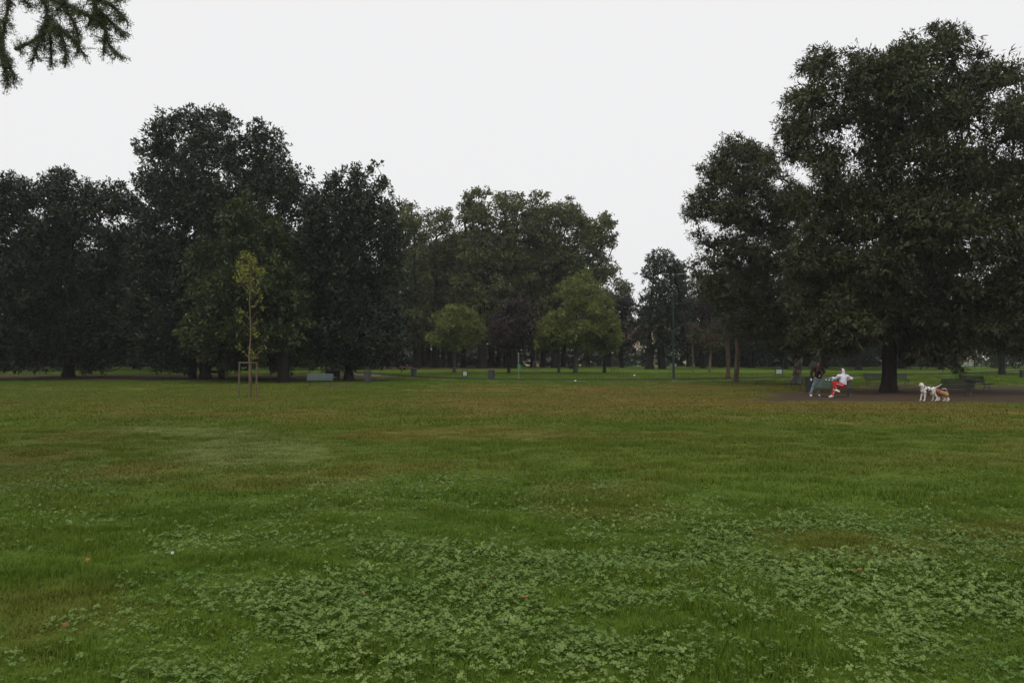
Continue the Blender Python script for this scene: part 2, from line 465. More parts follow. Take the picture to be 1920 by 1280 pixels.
GRASS_A, GRASS_B = (0.070, 0.126, 0.011), (0.104, 0.162, 0.016)
GRASS_DRY, GRASS_PALE = (0.165, 0.134, 0.030), (0.140, 0.165, 0.046)
def ground_mat():
    m, n, l = material('lawn_ground')
    out = n.new('ShaderNodeOutputMaterial'); p = n.new('ShaderNodeBsdfPrincipled')
    geo = n.new('ShaderNodeNewGeometry')
    def noise(s, d=6.0, r=0.65):
        t = N(n, 'ShaderNodeTexNoise', Scale=s, Detail=d, Roughness=r); l.new(geo.outputs['Position'], t.inputs['Vector']); return t.outputs[0]
    def ramp(x, a, b):
        r = n.new('ShaderNodeMapRange'); r.inputs[1].default_value = a; r.inputs[2].default_value = b; l.new(x, r.inputs[0]); return r.outputs[0]
    def attr(nm):
        a = n.new('ShaderNodeAttribute'); a.attribute_name = nm; return a.outputs['Fac']
    n1, n2, n3 = noise(0.9), noise(9.0, 8.0, 0.75), noise(45.0, 4.0, 0.7)
    grass = mixc(n, l, ramp(n1, 0.35, 0.65), GRASS_A, GRASS_B)
    grass = mixc(n, l, ramp(n2, 0.62, 0.36), grass, tuple(c * 0.62 for c in GRASS_A))
    grass = mixc(n, l, attr('dry'), grass, mixc(n, l, ramp(n2, 0.4, 0.6), GRASS_DRY, tuple(c * 0.7 for c in GRASS_DRY)))
    grass = mixc(n, l, attr('pale'), grass, GRASS_PALE)
    soil = mixc(n, l, ramp(n2, 0.38, 0.62), (0.072, 0.047, 0.028), (0.040, 0.027, 0.017))
    soil = mixc(n, l, ramp(n3, 0.6, 0.72), soil, (0.13, 0.092, 0.060))
    col = mixc(n, l, attr('dirt'), grass, soil)
    col = mixc(n, l, attr('litter'), col, mixc(n, l, ramp(n2, 0.4, 0.6), (0.15, 0.066, 0.032), (0.085, 0.045, 0.024)))
    l.new(col, p.inputs['Base Color']); p.inputs['Roughness'].default_value = 0.95
    p.inputs['Specular IOR Level'].default_value = 0.1
    b = N(n, 'ShaderNodeBump', Strength=0.8, Distance=0.06); l.new(n2, b.inputs['Height']); l.new(b.outputs[0], p.inputs['Normal'])
    l.new(p.outputs[0], out.inputs[0])
    return m
lawn = link('lawn', g_me, ground_mat())
tag(lawn, kind='structure')

# footpath that crosses the park behind the lawn, with a dark stone kerb on its far side
def smooth_line(P, n=12):
    P = np.array(P, float); out = []
    for i in range(len(P) - 1):
        p0, p1, p2, p3 = P[max(i - 1, 0)], P[i], P[i + 1], P[min(i + 2, len(P) - 1)]
        for t in np.linspace(0, 1, n, endpoint=False):
            out.append(0.5 * ((2 * p1) + (-p0 + p2) * t + (2 * p0 - 5 * p1 + 4 * p2 - p3) * t * t + (-p0 + 3 * p1 - 3 * p2 + p3) * t ** 3))
    out.append(P[-1]); return np.array(out)
kerb_px = [(640, 697), (690, 700), (740, 704.5), (800, 708), (860, 710.5), (930, 712), (1050, 713), (1150, 713), (1260, 712.5), (1400, 710), (1500, 707.5), (1600, 705.5), (1740, 702.5), (1830, 699.5), (1920, 696), (2010, 692.5)]
kl = []
for a, b in kerb_px:
    Yk = depth_on_ground(a, b); p = at(a, b, Yk); kl.append((p.x, p.y))
kl = smooth_line(kl, 10)
d_ = np.gradient(kl, axis=0); d_ /= np.linalg.norm(d_, axis=1)[:, None]
nrm = np.stack([d_[:, 1], -d_[:, 0]], 1); nrm[nrm[:, 1] > 0] *= -1     # towards the viewer
pv = []; pf = []
for i, (c, nn) in enumerate(zip(kl, nrm)):
    for w in (0.0, 0.8, 1.6, 2.4):
        q = c + nn * w; pv.append((q[0], q[1], float(gz(q[0], q[1])) + 0.006))
    if i:
        for k in range(3):
            a = (i - 1) * 4 + k; pf.append((a, a + 1, a + 5, a + 4))
pm = bpy.data.meshes.new('path'); pm.from_pydata(pv, [], pf)
path_mat = solid('gravel_path', (0.13, 0.105, 0.08), (0.09, 0.07, 0.055), rough=0.95, scale=2.5, bump=0.3)
tag(link('path', pm, path_mat), kind='structure')
kb = MB()
for i in range(len(kl) - 1):
    a, b = kl[i], kl[i + 1]
    mid = (a + b) / 2; dl = b - a; L = float(np.linalg.norm(dl))
    kb.box((mid[0], mid[1], float(gz(*mid)) + 0.035), (L * 1.02, 0.14, 0.17), Matrix.Rotation(math.atan2(dl[1], dl[0]), 3, 'Z'))
tag(kb.build('kerb', solid('dark_kerb_stone', (0.05, 0.045, 0.038), (0.03, 0.027, 0.024), rough=0.9, scale=2)), kind='structure')

# ------------------------------------------------------------------ grass, clover: uncountable ground cover, scattered over the lawn
def scatter(name, label, cat, P, rot, scl, idx, variants, attrs):
    me = bpy.data.meshes.new(name + '_points')
    me.vertices.add(len(P)); me.vertices.foreach_set('co', np.asarray(P, np.float32).ravel())
    def put(nm, typ, arr, key):
        a = me.attributes.new(nm, typ, 'POINT'); a.data.foreach_set(key, np.asarray(arr).ravel())
    put('rot', 'FLOAT_VECTOR', rot.astype(np.float32), 'vector')
    put('scl', 'FLOAT_VECTOR', scl.astype(np.float32), 'vector')
    put('idx', 'INT', idx.astype(np.int32), 'value')
    for k, v in attrs.items(): put(k, 'FLOAT', v.astype(np.float32), 'value')
    col = bpy.data.collections.new(name + '_blades')
    for i, v in enumerate(variants):
        col.objects.link(bpy.data.objects.new('%s_%02d' % (name, i), v))
    o = link(name, me)
    ng = bpy.data.node_groups.new(name, 'GeometryNodeTree')
    ng.interface.new_socket('Geometry', in_out='INPUT', socket_type='NodeSocketGeometry')
    ng.interface.new_socket('Geometry', in_out='OUTPUT', socket_type='NodeSocketGeometry')
    n, l = ng.nodes, ng.links
    gi = n.new('NodeGroupInput'); go = n.new('NodeGroupOutput')
    ci = n.new('GeometryNodeCollectionInfo'); ci.inputs['Collection'].default_value = col
    ci.inputs['Separate Children'].default_value = True; ci.inputs['Reset Children'].default_value = True
    ip = n.new('GeometryNodeInstanceOnPoints'); ip.inputs['Pick Instance'].default_value = True
    mp = n.new('GeometryNodeMeshToPoints')
    def na(nm, typ):
        a = n.new('GeometryNodeInputNamedAttribute'); a.data_type = typ; a.inputs['Name'].default_value = nm
        return [s for s in a.outputs if s.enabled and s.name == 'Attribute'][0]
    l.new(gi.outputs[0], mp.inputs['Mesh']); l.new(mp.outputs[0], ip.inputs['Points'])
    l.new(ci.outputs[0], ip.inputs['Instance'])
    l.new(na('idx', 'INT'), ip.inputs['Instance Index'])
    l.new(na('rot', 'FLOAT_VECTOR'), ip.inputs['Rotation'])
    l.new(na('scl', 'FLOAT_VECTOR'), ip.inputs['Scale'])
    l.new(ip.outputs[0], go.inputs[0])
    md = o.modifiers.new('scatter', 'NODES'); md.node_group = ng
    tag(o, label, cat, kind='stuff')
    return o

def blade_mat(name, base, clover=False):
    m, n, l = material(name)
    out = n.new('ShaderNodeOutputMaterial'); p = n.new('ShaderNodeBsdfPrincipled')
    def inst(nm):
        a = n.new('ShaderNodeAttribute'); a.attribute_type = 'INSTANCER'; a.attribute_name = nm; return a.outputs['Fac']
    f = n.new('ShaderNodeAttribute'); f.attribute_name = 'rnd'
    a, b, c = base
    col = mixc(n, l, inst('tone'), a, b)
    col = mixc(n, l, f.outputs['Fac'], col, c)
    if not clover:
        col = mixc(n, l, inst('dry'), col, mixc(n, l, f.outputs['Fac'], tuple(x * 0.8 for x in GRASS_DRY), tuple(x * 1.3 for x in GRASS_DRY)))
        col = mixc(n, l, inst('pale'), col, GRASS_PALE)
    l.new(col, p.inputs['Base Color']); p.inputs['Roughness'].default_value = 0.5 if clover else 0.65
    p.inputs['Specular IOR Level'].default_value = 0.28 if clover else 0.12
    t = n.new('ShaderNodeBsdfTranslucent'); l.new(col, t.inputs['Color'])
    ms = n.new('ShaderNodeMixShader'); ms.inputs[0].default_value = 0.25
    l.new(p.outputs[0], ms.inputs[1]); l.new(t.outputs[0], ms.inputs[2]); l.new(ms.outputs[0], out.inputs[0])
    return m
M_BLADE = blade_mat('grass_blade', (GRASS_A, (0.138, 0.190, 0.021), (0.084, 0.146, 0.012)))
M_CLOVER = blade_mat('clover_leaflet', ((0.066, 0.145, 0.013), (0.245, 0.310, 0.085), (0.105, 0.180, 0.026)), True)

def tuft_mesh(name, seed, nb, rad, h, w):
    r = np.random.RandomState(seed)
    a = r.rand(nb) * 6.283; rr = rad * np.sqrt(r.rand(nb))
    bx, by = rr * np.cos(a), rr * np.sin(a)
    la = r.rand(nb) * 6.283; lean = (0.35 + 1.2 * r.rand(nb)) * h * 0.95
    hh = h * (0.45 + 0.75 * r.rand(nb)); ww = w * (0.6 + 0.7 * r.rand(nb))
    dx, dy = np.cos(la), np.sin(la); sx, sy = -dy, dx
    V = np.zeros((nb, 5, 3))
    V[:, 0] = np.stack([bx - sx * ww / 2, by - sy * ww / 2, np.full(nb, -0.01)], 1)
    V[:, 1] = np.stack([bx + sx * ww / 2, by + sy * ww / 2, np.full(nb, -0.01)], 1)
    mx, my = bx + dx * lean * .35, by + dy * lean * .35
    V[:, 2] = np.stack([mx + sx * ww * .42, my + sy * ww * .42, hh * .62], 1)
    V[:, 3] = np.stack([mx - sx * ww * .42, my - sy * ww * .42, hh * .62], 1)
    V[:, 4] = np.stack([bx + dx * lean, by + dy * lean, hh], 1)
    k = np.arange(nb) * 5
    T = np.concatenate([np.stack([k, k + 1, k + 2], 1), np.stack([k, k + 2, k + 3], 1), np.stack([k + 3, k + 2, k + 4], 1)])
    rn = np.tile(r.rand(nb), 3)
    me = np_mesh(name, V.reshape(-1, 3), T, {'rnd': rn}); me.materials.append(M_BLADE)
    return me

def clover_mesh(name, seed, stems):
    """a sprig of trefoil leaves on short stalks"""
    r = np.random.RandomState(seed); V = []; Fq = []; rn = []
    for s in range(stems):
        cx, cy = r.normal(0, 0.035, 2); cz = 0.035 + 0.05 * r.rand()
        R = 0.017 + 0.010 * r.rand(); a0 = r.rand() * 6.28
        tilt = r.normal(0, 0.28, 2); val = r.rand()
        for k in range(3):
            a = a0 + k * 2.094; d = np.array([math.cos(a), math.sin(a)]); q = np.array([-d[1], d[0]])
            pts = [(0, 0, 0), (0.42, -0.36, .10), (0.85, -0.44, .10), (1.0, -0.16, .02), (0.94, 0.0, -.02), (1.0, 0.16, .02), (0.85, 0.44, .10), (0.42, 0.36, .10)]
            b = len(V)
            for u, v, w in pts:
                xy = d * u * R + q * v * R * 1.15
                V.append((cx + xy[0], cy + xy[1], cz + w * R * 1.6 + xy[0] * tilt[0] + xy[1] * tilt[1]))
            Fq += [(b, b + 1, b + 2, b + 3), (b, b + 3, b + 4, b + 4), (b, b + 4, b + 5, b + 5), (b, b + 5, b + 6, b + 7)]
            rn += [val * .7 + .3 * r.rand()] * 4
    me = bpy.data.meshes.new(name)
    fs = [tuple(dict.fromkeys(f)) for f in Fq]
    me.from_pydata(V, [], fs)
    a_ = me.attributes.new('rnd', 'FLOAT', 'FACE'); a_.data.foreach_set('value', np.array(rn, np.float32))
    me.materials.append(M_CLOVER)
    return me

def lawn_points(y0, y1, dens, seed, margin=1.6):
    r = np.random.RandomState(seed)
    area = 0.5 * ((1.25 * y0 + 2 * margin) + (1.25 * y1 + 2 * margin)) * (y1 - y0)
    n = int(area * dens)
    yy = np.sqrt(r.rand(int(n * 1.6)) * (y1 ** 2 - (y0) ** 2) + y0 ** 2)
    hw = 0.625 * yy + margin
    xx = (r.rand(len(yy)) * 2 - 1) * hw
    return xx[:n], yy[:n], r

tufts_near = [tuft_mesh('near_tuft%d' % i, 10 + i, 60, 0.11, 0.040, 0.0038) for i in range(5)]
tufts_mid = [tuft_mesh('mid_tuft%d' % i, 30 + i, 52, 0.18, 0.044, 0.008) for i in range(5)]
tufts_far = [tuft_mesh('far_tuft%d' % i, 50 + i, 56, 0.42, 0.060, 0.022) for i in range(5)]
allP = []; allR = []; allS = []; allI = []; allA = {'dry': [], 'pale': [], 'tone': []}
for (y0, y1, dens, base, seed) in ((3.2, 9.5, 105, 0, 1), (9.5, 22, 44, 5, 2), (22, 48, 13, 10, 3), (48, 92, 4.2, 10, 4)):
    x, y, r = lawn_points(y0, y1, dens, seed)
    d1, d2, d3, d4, px_, py_ = ground_masks(x, y)
    clump = fbm(x, y, 0.55, 17)
    keep = (r.rand(len(x)) > d1 * 1.15) & (r.rand(len(x)) > d2) & (r.rand(len(x)) > 0.55 * d4)
    x, y, d1, d3, d4, clump = x[keep], y[keep], d1[keep], d3[keep], d4[keep], clump[keep]
    n_ = len(x)
    hs = (0.45 + 1.35 * sstep(.3, .75, clump) ** 1.3) * (0.8 + 0.4 * r.rand(n_)) * (1 - 0.35 * d3) * (1 - .45 * d4)
    allP.append(np.stack([x, y, gz(x, y)], 1)); allR.append(np.stack([np.zeros(n_), np.zeros(n_), r.rand(n_) * 6.283], 1))
    w_ = 0.85 + 0.4 * r.rand(n_)
    allS.append(np.stack([w_, w_, hs], 1)); allI.append(base + r.randint(0, 5, n_))
    allA['dry'].append(np.clip(d3 + 0.25 * (r.rand(n_) > .93), 0, 1)); allA['pale'].append(d4)
    allA['tone'].append(np.clip(fbm(x, y, 1.4, 41) * 1.6 - 0.35 + 0.25 * (r.rand(n_) - .5), 0, 1))
scatter('grass', 'short uneven park grass covering the lawn', 'grass', np.concatenate(allP), np.concatenate(allR), np.concatenate(allS), np.concatenate(allI), tufts_near + tufts_mid + tufts_far, {k: np.concatenate(v) for k, v in allA.items()})

x, y, r = lawn_points(3.2, 11.5, 680, 71)
x2, y2, _ = lawn_points(11.5, 28, 190, 72)
x = np.concatenate([x, x2]); y = np.concatenate([y, y2])
pz = gz(x, y); cpx, cpy = project(np.stack([x, y, pz], 1))
cd = clover_density(x, y, cpx, cpy)
keep = r.rand(len(x)) < cd
x, y, pz, cd = x[keep], y[keep], pz[keep], cd[keep]; n_ = len(x)
s_ = (0.28 + 0.52 * r.rand(n_) ** 1.7) * (0.85 + 0.25 * cd)
scatter('clover', 'patches of pale veined clover leaves in the near grass', 'clover', np.stack([x, y, pz], 1),
        np.stack([r.normal(0, .08, n_), r.normal(0, .08, n_), r.rand(n_) * 6.283], 1), np.stack([s_, s_, s_ * (0.6 + .6 * r.rand(n_))], 1), r.randint(0, 6, n_),
        [clover_mesh('clover%d' % i, 200 + i, 3 + i % 3) for i in range(6)], {'tone': np.clip(fbm(x, y, 0.7, 29) * 1.5 - .25 + .4 * (r.rand(n_) - .5), 0, 1)})
del allP, allR, allS, allI, allA

# ------------------------------------------------------------------ trees
def poly_inside(P, X, Z):
    ins = np.zeros(len(X), bool); dist = np.full(len(X), 1e9)
    n = len(P)
    for i in range(n):
        x0, z0 = P[i]; x1, z1 = P[(i + 1) % n]
        c = (z0 > Z) != (z1 > Z)
        with np.errstate(divide='ignore', invalid='ignore'):
            xi = (x1 - x0) * (Z - z0) / (z1 - z0) + x0
        ins ^= c & (X < xi)
        dx, dz = x1 - x0, z1 - z0; L = dx * dx + dz * dz + 1e-9
        t = np.clip(((X - x0) * dx + (Z - z0) * dz) / L, 0, 1)
        dist = np.minimum(dist, np.hypot(X - x0 - t * dx, Z - z0 - t * dz))
    return ins, dist

def unit(a): return a / (np.linalg.norm(a, axis=-1, keepdims=True) + 1e-9)

def leaf_quads(P, D, U, L, W, fold=0.12):
    """kite-shaped leaves: base point, direction, upper side, length, width"""
    S = unit(np.cross(D, U)); U = np.cross(S, D)
    L = np.asarray(L).reshape(-1, 1); W = np.asarray(W).reshape(-1, 1)
    V = np.stack([P, P + D * L * .48 + S * W * .5 + U * W * fold, P + D * L - U * L * .08, P + D * L * .48 - S * W * .5 + U * W * fold], 1)
    k = np.arange(len(P)) * 4
    return V.reshape(-1, 3), np.stack([k, k + 1, k + 2, k + 3], 1)

def limb_mesh(name, segs, n=7):
    """segs: (p0, p1, r0, r1); tapered faceted tubes as one wooden mesh"""
    A = np.array([s[0] for s in segs], float); B = np.array([s[1] for s in segs], float)
    ra = np.array([s[2] for s in segs]); rb = np.array([s[3] for s in segs])
    d = unit(B - A); up = np.tile(np.array([[0.21, 0.93, 0.3]]), (len(segs), 1))
    a = unit(np.cross(d, up)); b = np.cross(d, a)
    t = np.arange(n) * 2 * math.pi / n
    ring = a[:, None, :] * np.cos(t)[None, :, None] + b[:, None, :] * np.sin(t)[None, :, None]
    A2 = A - d * (rb[:, None] * .4)
    V = np.concatenate([A2[:, None, :] + ring * ra[:, None, None], (B + d * rb[:, None] * .3)[:, None, :] + ring * rb[:, None, None]], 1)
    k = (np.arange(len(segs)) * 2 * n)[:, None]
    i = np.arange(n)[None, :]; j = (i + 1) % n
    Q = np.stack([k + i, k + j, k + n + j, k + n + i], 2).reshape(-1, 4)
    return np_mesh(name, V.reshape(-1, 3), Q, smooth=True)

SPECIES = {
    # leaf length, width, leaves per sprig, sprig spread, droop, up-tilt of the leaf side, clump flattening
    'magnolia': dict(L=.34, W=.16, n=11, spread=1.0, droop=.05, flat=.85, sprig=.42),
    'chestnut': dict(L=.27, W=.078, n=13, spread=1.0, droop=-.35, flat=.7, sprig=.34),
    'lime': dict(L=.34, W=.24, n=8, spread=.9, droop=-.2, flat=.6, sprig=.5),
    'maple': dict(L=.24, W=.14, n=9, spread=.9, droop=-.1, flat=.55, sprig=.4),
    'pine': dict(L=.34, W=.035, n=22, spread=1.0, droop=.15, flat=.5, sprig=.2),
}

def build_tree(name, label, px, Y, outline, mat, bark, species='lime', clump=1.3, layers=4.0, leaves=400, trunk_r=.35, trunk_px=None,
               depth=0.85, seed=1, gap=0.10, group=None, lean=None, first_fork=None, hole=0.0, extra_trunks=()):
    """px, Y: foot of the trunk. outline: crown silhouette (photo pixels at distance Y), inflated to a rounded crown of real depth"""
    r = np.random.RandomState(seed)
    base = on_ground(px, Y)
    root = empty(name, base)
    tag(root, label, 'tree', group)
    sp = SPECIES[species]
    poly = np.array([(at(a, b, Y).x - base.x, at(a, b, Y).z - base.z) for a, b in outline])
    poly[:, 1] = np.maximum(poly[:, 1], 0.25)
    lo, hi = poly.min(0), poly.max(0)
    # crown clumps
    m = 14000
    X = lo[0] + (hi[0] - lo[0]) * r.rand(m); Z = lo[1] + (hi[1] - lo[1]) * r.rand(m)
    ins, dist = poly_inside(poly, X, Z)
    area = ins.mean() * (hi[0] - lo[0]) * (hi[1] - lo[1])
    X, Z, dist = X[ins], Z[ins], dist[ins]
    Rm = dist.max()
    rc0 = min(clump, Rm * .75)
    ok = dist > rc0 * .34
    X, Z, dist = X[ok], Z[ok], dist[ok]
    h = depth * np.sqrt(np.maximum(dist * (2 * Rm - dist), 0)) * (1.0 if Rm > 2.5 else 1.15)
    Yl = h * np.sign(r.rand(len(X)) - .5) * r.rand(len(X)) ** .55
    # the near and far halves of the crown are rounded off so that the outline holds for the whole volume
    kf = Y / (Y + Yl)
    ins2, dist2 = poly_inside(poly, (base.x + X) * kf - base.x, (base.z - EYE + Z) * kf + EYE - base.z)
    ok = ins2 & (dist2 > rc0 * .34)
    X, Yl, Z, dist = X[ok], Yl[ok], Z[ok], np.minimum(dist, dist2)[ok]
    want = int(layers * area / (math.pi * rc0 * rc0)) + 4
    cen = np.zeros((0, 3)); rad = []
    cand = np.stack([X, Yl, Z], 1)
    edge = dist / Rm
    for i in range(len(cand)):
        if len(cen) >= want: break
        rc = min(rc0 * (0.62 + 0.62 * r.rand()), max(.4 * rc0, dist[i] * .95))
        if len(cen):
            dd = np.linalg.norm(cen - cand[i], axis=1)
            if dd.min() < max(.3, rc * .52): continue
        if hole and (math.sin(cand[i][0] * .9 + seed) * math.sin(cand[i][2] * .8 + seed * 2.3) > 1 - hole): continue
        cen = np.vstack([cen, cand[i]]); rad.append(rc)
    rad = np.array(rad)
    # leaves: sprigs on every clump
    per = max(3, int(leaves / sp['n']))
    cnt = np.maximum(3, (per * (rad / rc0) ** 2)).astype(int)
    ci = np.repeat(np.arange(len(cen)), cnt)
    dirn = unit(r.normal(0, 1, (len(ci), 3)) + np.array([0, 0, .25]))
    rr = rad[ci] * (0.35 + 0.65 * r.rand(len(ci)) ** .55)
    stray = r.rand(len(ci)) < gap
    rr = np.where(stray, rr * (1.05 + .35 * r.rand(len(ci))), rr)
    sc = cen[ci] + dirn * rr[:, None] * np.array([1, 1, sp['flat']])
    li = np.repeat(np.arange(len(ci)), sp['n'])
    od = unit(dirn[li] * .75 + r.normal(0, .62 * sp['spread'], (len(li), 3)) + np.array([0, 0, sp['droop']]))
    P = sc[li] + od * (sp['sprig'] * .5 * r.rand(len(li)))[:, None] + r.normal(0, sp['sprig'] * .22, (len(li), 3))
    U = unit(np.array([0, 0, 1.0]) + r.normal(0, .55, (len(li), 3)) + dirn[li] * .35)
    Ls = sp['L'] * (0.65 + .6 * r.rand(len(li))); Ws = sp['W'] * (0.7 + .5 * r.rand(len(li)))
    V, Q = leaf_quads(P, od, U, Ls, Ws)
    V[:, 2] = np.maximum(V[:, 2], 0.06)
    tv = r.rand(len(cen)) * .7
    tuft = np.clip(tv[ci][li] + .3 * r.rand(len(ci))[li], 0, 1)
    # inner foliage of each clump: fewer, bigger leaf faces that close the crown
    nc = 46
    ki = np.repeat(np.arange(len(cen)), nc)
    kd = unit(r.normal(0, 1, (len(ki), 3)))
    kp = cen[ki] + kd * (rad[ki] * .62 * r.rand(len(ki)) ** .5)[:, None] * np.array([1, 1, sp['flat']])
    ks = np.minimum(rad[ki] * .36, .42) * (.7 + .6 * r.rand(len(ki)))
    V2, Q2 = leaf_quads(kp, unit(r.normal(0, 1, (len(ki), 3))), unit(r.normal(0, .8, (len(ki), 3)) + np.array([0, 0, .6])), ks, ks * .62)
    V2[:, 2] = np.maximum(V2[:, 2], 0.06)
    Q = np.concatenate([Q, Q2 + len(V)]); V = np.concatenate([V, V2]); tuft = np.concatenate([tuft, tv[ki] * .6])
    crown = link('crown', np_mesh('crown', V, Q, {'rnd': np.concatenate([r.rand(len(li)), r.rand(len(ki)) * .9]), 'tuft': tuft}), mat, root)
    # wood: trunk line, then every clump hooks on to the nearest limb below it
    top = hi[1]; ff = first_fork if first_fork else max(lo[1] + .15 * (top - lo[1]), .18 * top)
    segs = []
    lx = lean if lean is not None else 0.0
    nodes = []; parent = []
    tz = np.concatenate([[0, .25, .6], np.linspace(1.0, top * .8, 9)])
    midx = float(np.mean(cen[:, 0])) if len(cen) else 0
    for i, z in enumerate(tz):
        f = z / (top * .8)
        nodes.append(np.array([lx * z + (midx * .5) * max(0, f - .3) ** 1.5 + .05 * math.sin(z * 1.3 + seed), .06 * math.sin(z + seed * 2), z])); parent.append(i - 1)
    nt = len(nodes); tips = []
    order = np.argsort(np.linalg.norm(cen - np.array([0, 0, ff]), axis=1))
    for q in order:
        c = cen[q]; arr = np.array(nodes)
        d = np.linalg.norm(arr - c, axis=1) + 1.2 * np.maximum(0, arr[:, 2] - c[2] + .2)
        d[:nt] = np.where(arr[:nt, 2] < min(ff, c[2] + 1), 1e6, d[:nt]) if (arr[:nt, 2] >= min(ff, c[2] + 1)).any() else d[:nt]
        k = int(np.argmin(d)); a = nodes[k]
        L = np.linalg.norm(c - a)
        if L > 1.2:
            mid = a * .45 + c * .55 + np.array([0, 0, -.07 * L]) + r.normal(0, .05 * L, 3)
            nodes.append(mid); parent.append(k); k = len(nodes) - 1
        nodes.append(c + np.array([0, 0, -.2 * rc0])); parent.append(k); tips.append(len(nodes) - 1)
    w = np.zeros(len(nodes))
    for t in tips:
        k = t
        while k >= 0: w[k] += 1; k = parent[k]
    wm = max(w.max(), 1)
    rads = np.maximum(trunk_r * np.sqrt(w / wm), .012)
    flare = {0: 1.55, 1: 1.2, 2: 1.05}
    for k in range(1, len(nodes)):
        if w[k] == 0: continue
        p_ = parent[k]
        r0 = rads[p_] * flare.get(p_, 1) if p_ < nt and k < nt else min(rads[p_], rads[k] * 1.35)
        segs.append((nodes[p_], nodes[k], r0, rads[k] * flare.get(k, 1) if k < nt else rads[k] * .8))
    segs[0] = (segs[0][0] - np.array([0, 0, .25]), *segs[0][1:])
    for (dx, dy, rr_) in extra_trunks:
        b0 = np.array([dx, dy, -.25]); b1 = np.array([dx * .8, dy * .8, top * .25]); b2 = np.array([dx * .9, dy * .7, top * .5])
        segs += [(b0, b1, rr_ * 1.3, rr_), (b1, b2, rr_, rr_ * .6)]
    link('trunk', limb_mesh('trunk', segs, 9 if trunk_r > .3 else 7), bark, root)
    return root

# --- right-hand group
build_tree('chestnut_tree', 'huge dark chestnut with thick straight trunk, tallest tree of the park, beside the dogs', 1667, 47.7,
    [(1480, 655), (1462, 560), (1456, 470), (1470, 390), (1462, 310), (1442, 215), (1470, 172), (1492, 98), (1530, 76), (1572, 64), (1605, 84), (1650, 95),
     (1690, 68), (1725, 40), (1768, 28), (1815, 38), (1828, 85), (1868, 64), (1900, 90), (1932, 130), (1978, 200), (2025, 300), (2055, 430), (2055, 570), (2000, 665),
     (1900, 684), (1850, 668), (1812, 706), (1770, 716), (1735, 710), (1700, 690), (1660, 662), (1600, 684), (1540, 692)],
    L_CHESTNUT, B_DARK, 'chestnut', clump=1.15, layers=6.0, leaves=560, trunk_r=.40, depth=.72, seed=11, gap=.14, first_fork=4.2, hole=.10)
build_tree('chestnut_tree', 'leafy dark chestnut with pale flaking leaning trunk behind the standing person', 1491, 62.0,
    [(1278, 470), (1272, 410), (1290, 345), (1304, 300), (1345, 268), (1372, 240), (1385, 224), (1412, 226), (1432, 262), (1465, 285), (1500, 320), (1550, 420), (1575, 560),
     (1560, 650), (1520, 700), (1470, 690), (1430, 660), (1380, 640), (1330, 590), (1290, 545)],
    L_CHESTNUT, B_PLANE, 'chestnut', clump=1.1, layers=5.4, leaves=460, trunk_r=.30, depth=.8, seed=12, gap=.13, lean=.12, first_fork=2.0)
build_tree('chestnut_tree', 'dark tree with thin bent trunk at the right edge beyond the last bench', 1878, 86.0,
    [(1800, 630), (1790, 560), (1810, 470), (1860, 420), (1920, 420), (1980, 470), (2000, 570), (1985, 650), (1930, 672), (1870, 668)],
    L_CHESTNUT, B_DARK, 'chestnut', clump=1.4, layers=4, leaves=260, trunk_r=.30, seed=13)
# --- left-hand magnolias
build_tree('magnolia_tree', 'tallest dark magnolia of the left group, broad rounded top with sky gaps', 385, 76.0,
    [(236, 690), (220, 580), (228, 480), (250, 400), (232, 345), (262, 320), (240, 275), (272, 245), (300, 200), (345, 193), (386, 183), (430, 205), (445, 226), (480, 216), (520, 240), (556, 270), (540, 300),
     (590, 318), (608, 350), (612, 420), (625, 540), (620, 650), (560, 700), (420, 702), (300, 700)],
    L_MAGNOLIA, B_DARK, 'magnolia', clump=1.1, layers=5.2, leaves=270, trunk_r=.45, depth=.75, seed=21, gap=.12, hole=.08, extra_trunks=((-1.4, .6, .28), (1.2, .9, .24)))
build_tree('magnolia_tree', 'lighter olive green magnolia in front of the tallest dark one, behind the staked sapling', 532, 67.0,
    [(326, 645), (340, 560), (348, 480), (385, 432), (430, 378), (462, 350), (500, 356), (520, 405), (552, 440), (580, 500), (592, 580), (606, 645), (580, 694), (500, 686), (440, 698), (380, 698)],
    L_OLIVE, B_DARK, 'magnolia', clump=1.1, layers=4.6, leaves=320, trunk_r=.45, depth=.8, seed=22, gap=.10, first_fork=2.2)
build_tree('magnolia_tree', 'dark pointed magnolia right of the left group, hanging low over the stone bin', 655, 71.0,
    [(545, 640), (555, 520), (560, 420), (576, 352), (610, 332), (640, 312), (675, 306), (706, 291), (728, 305), (742, 360), (756, 410), (760, 490), (752, 560), (768, 620), (776, 690), (735, 697), (690, 692), (640, 699), (590, 699)],
    L_MAGNOLIA, B_DARK, 'magnolia', clump=1.05, layers=5.0, leaves=280, trunk_r=.38, depth=.8, seed=23, gap=.10, first_fork=2.0)
build_tree('magnolia_tree', 'dark shaggy magnolia left of the tallest one, uneven open top', 130, 79.0,
    [(40, 698), (25, 560), (40, 420), (58, 350), (88, 308), (125, 300), (150, 335), (200, 330), (255, 338), (285, 400), (285, 560), (250, 698)],
    L_MAGNOLIA, B_DARK, 'magnolia', clump=1.15, layers=4.6, leaves=300, trunk_r=.5, depth=.8, seed=24, gap=.15)
build_tree('magnolia_tree', 'black green magnolia cut by the left edge of the picture', -25, 72.0,
    [(-150, 700), (-160, 500), (-100, 370), (-40, 322), (15, 308), (65, 340), (92, 430), (90, 600), (70, 700)],
    L_MAGNOLIA, B_DARK, 'magnolia', clump=1.15, layers=4.6, leaves=300, trunk_r=.5, depth=.8, seed=25, gap=.12)
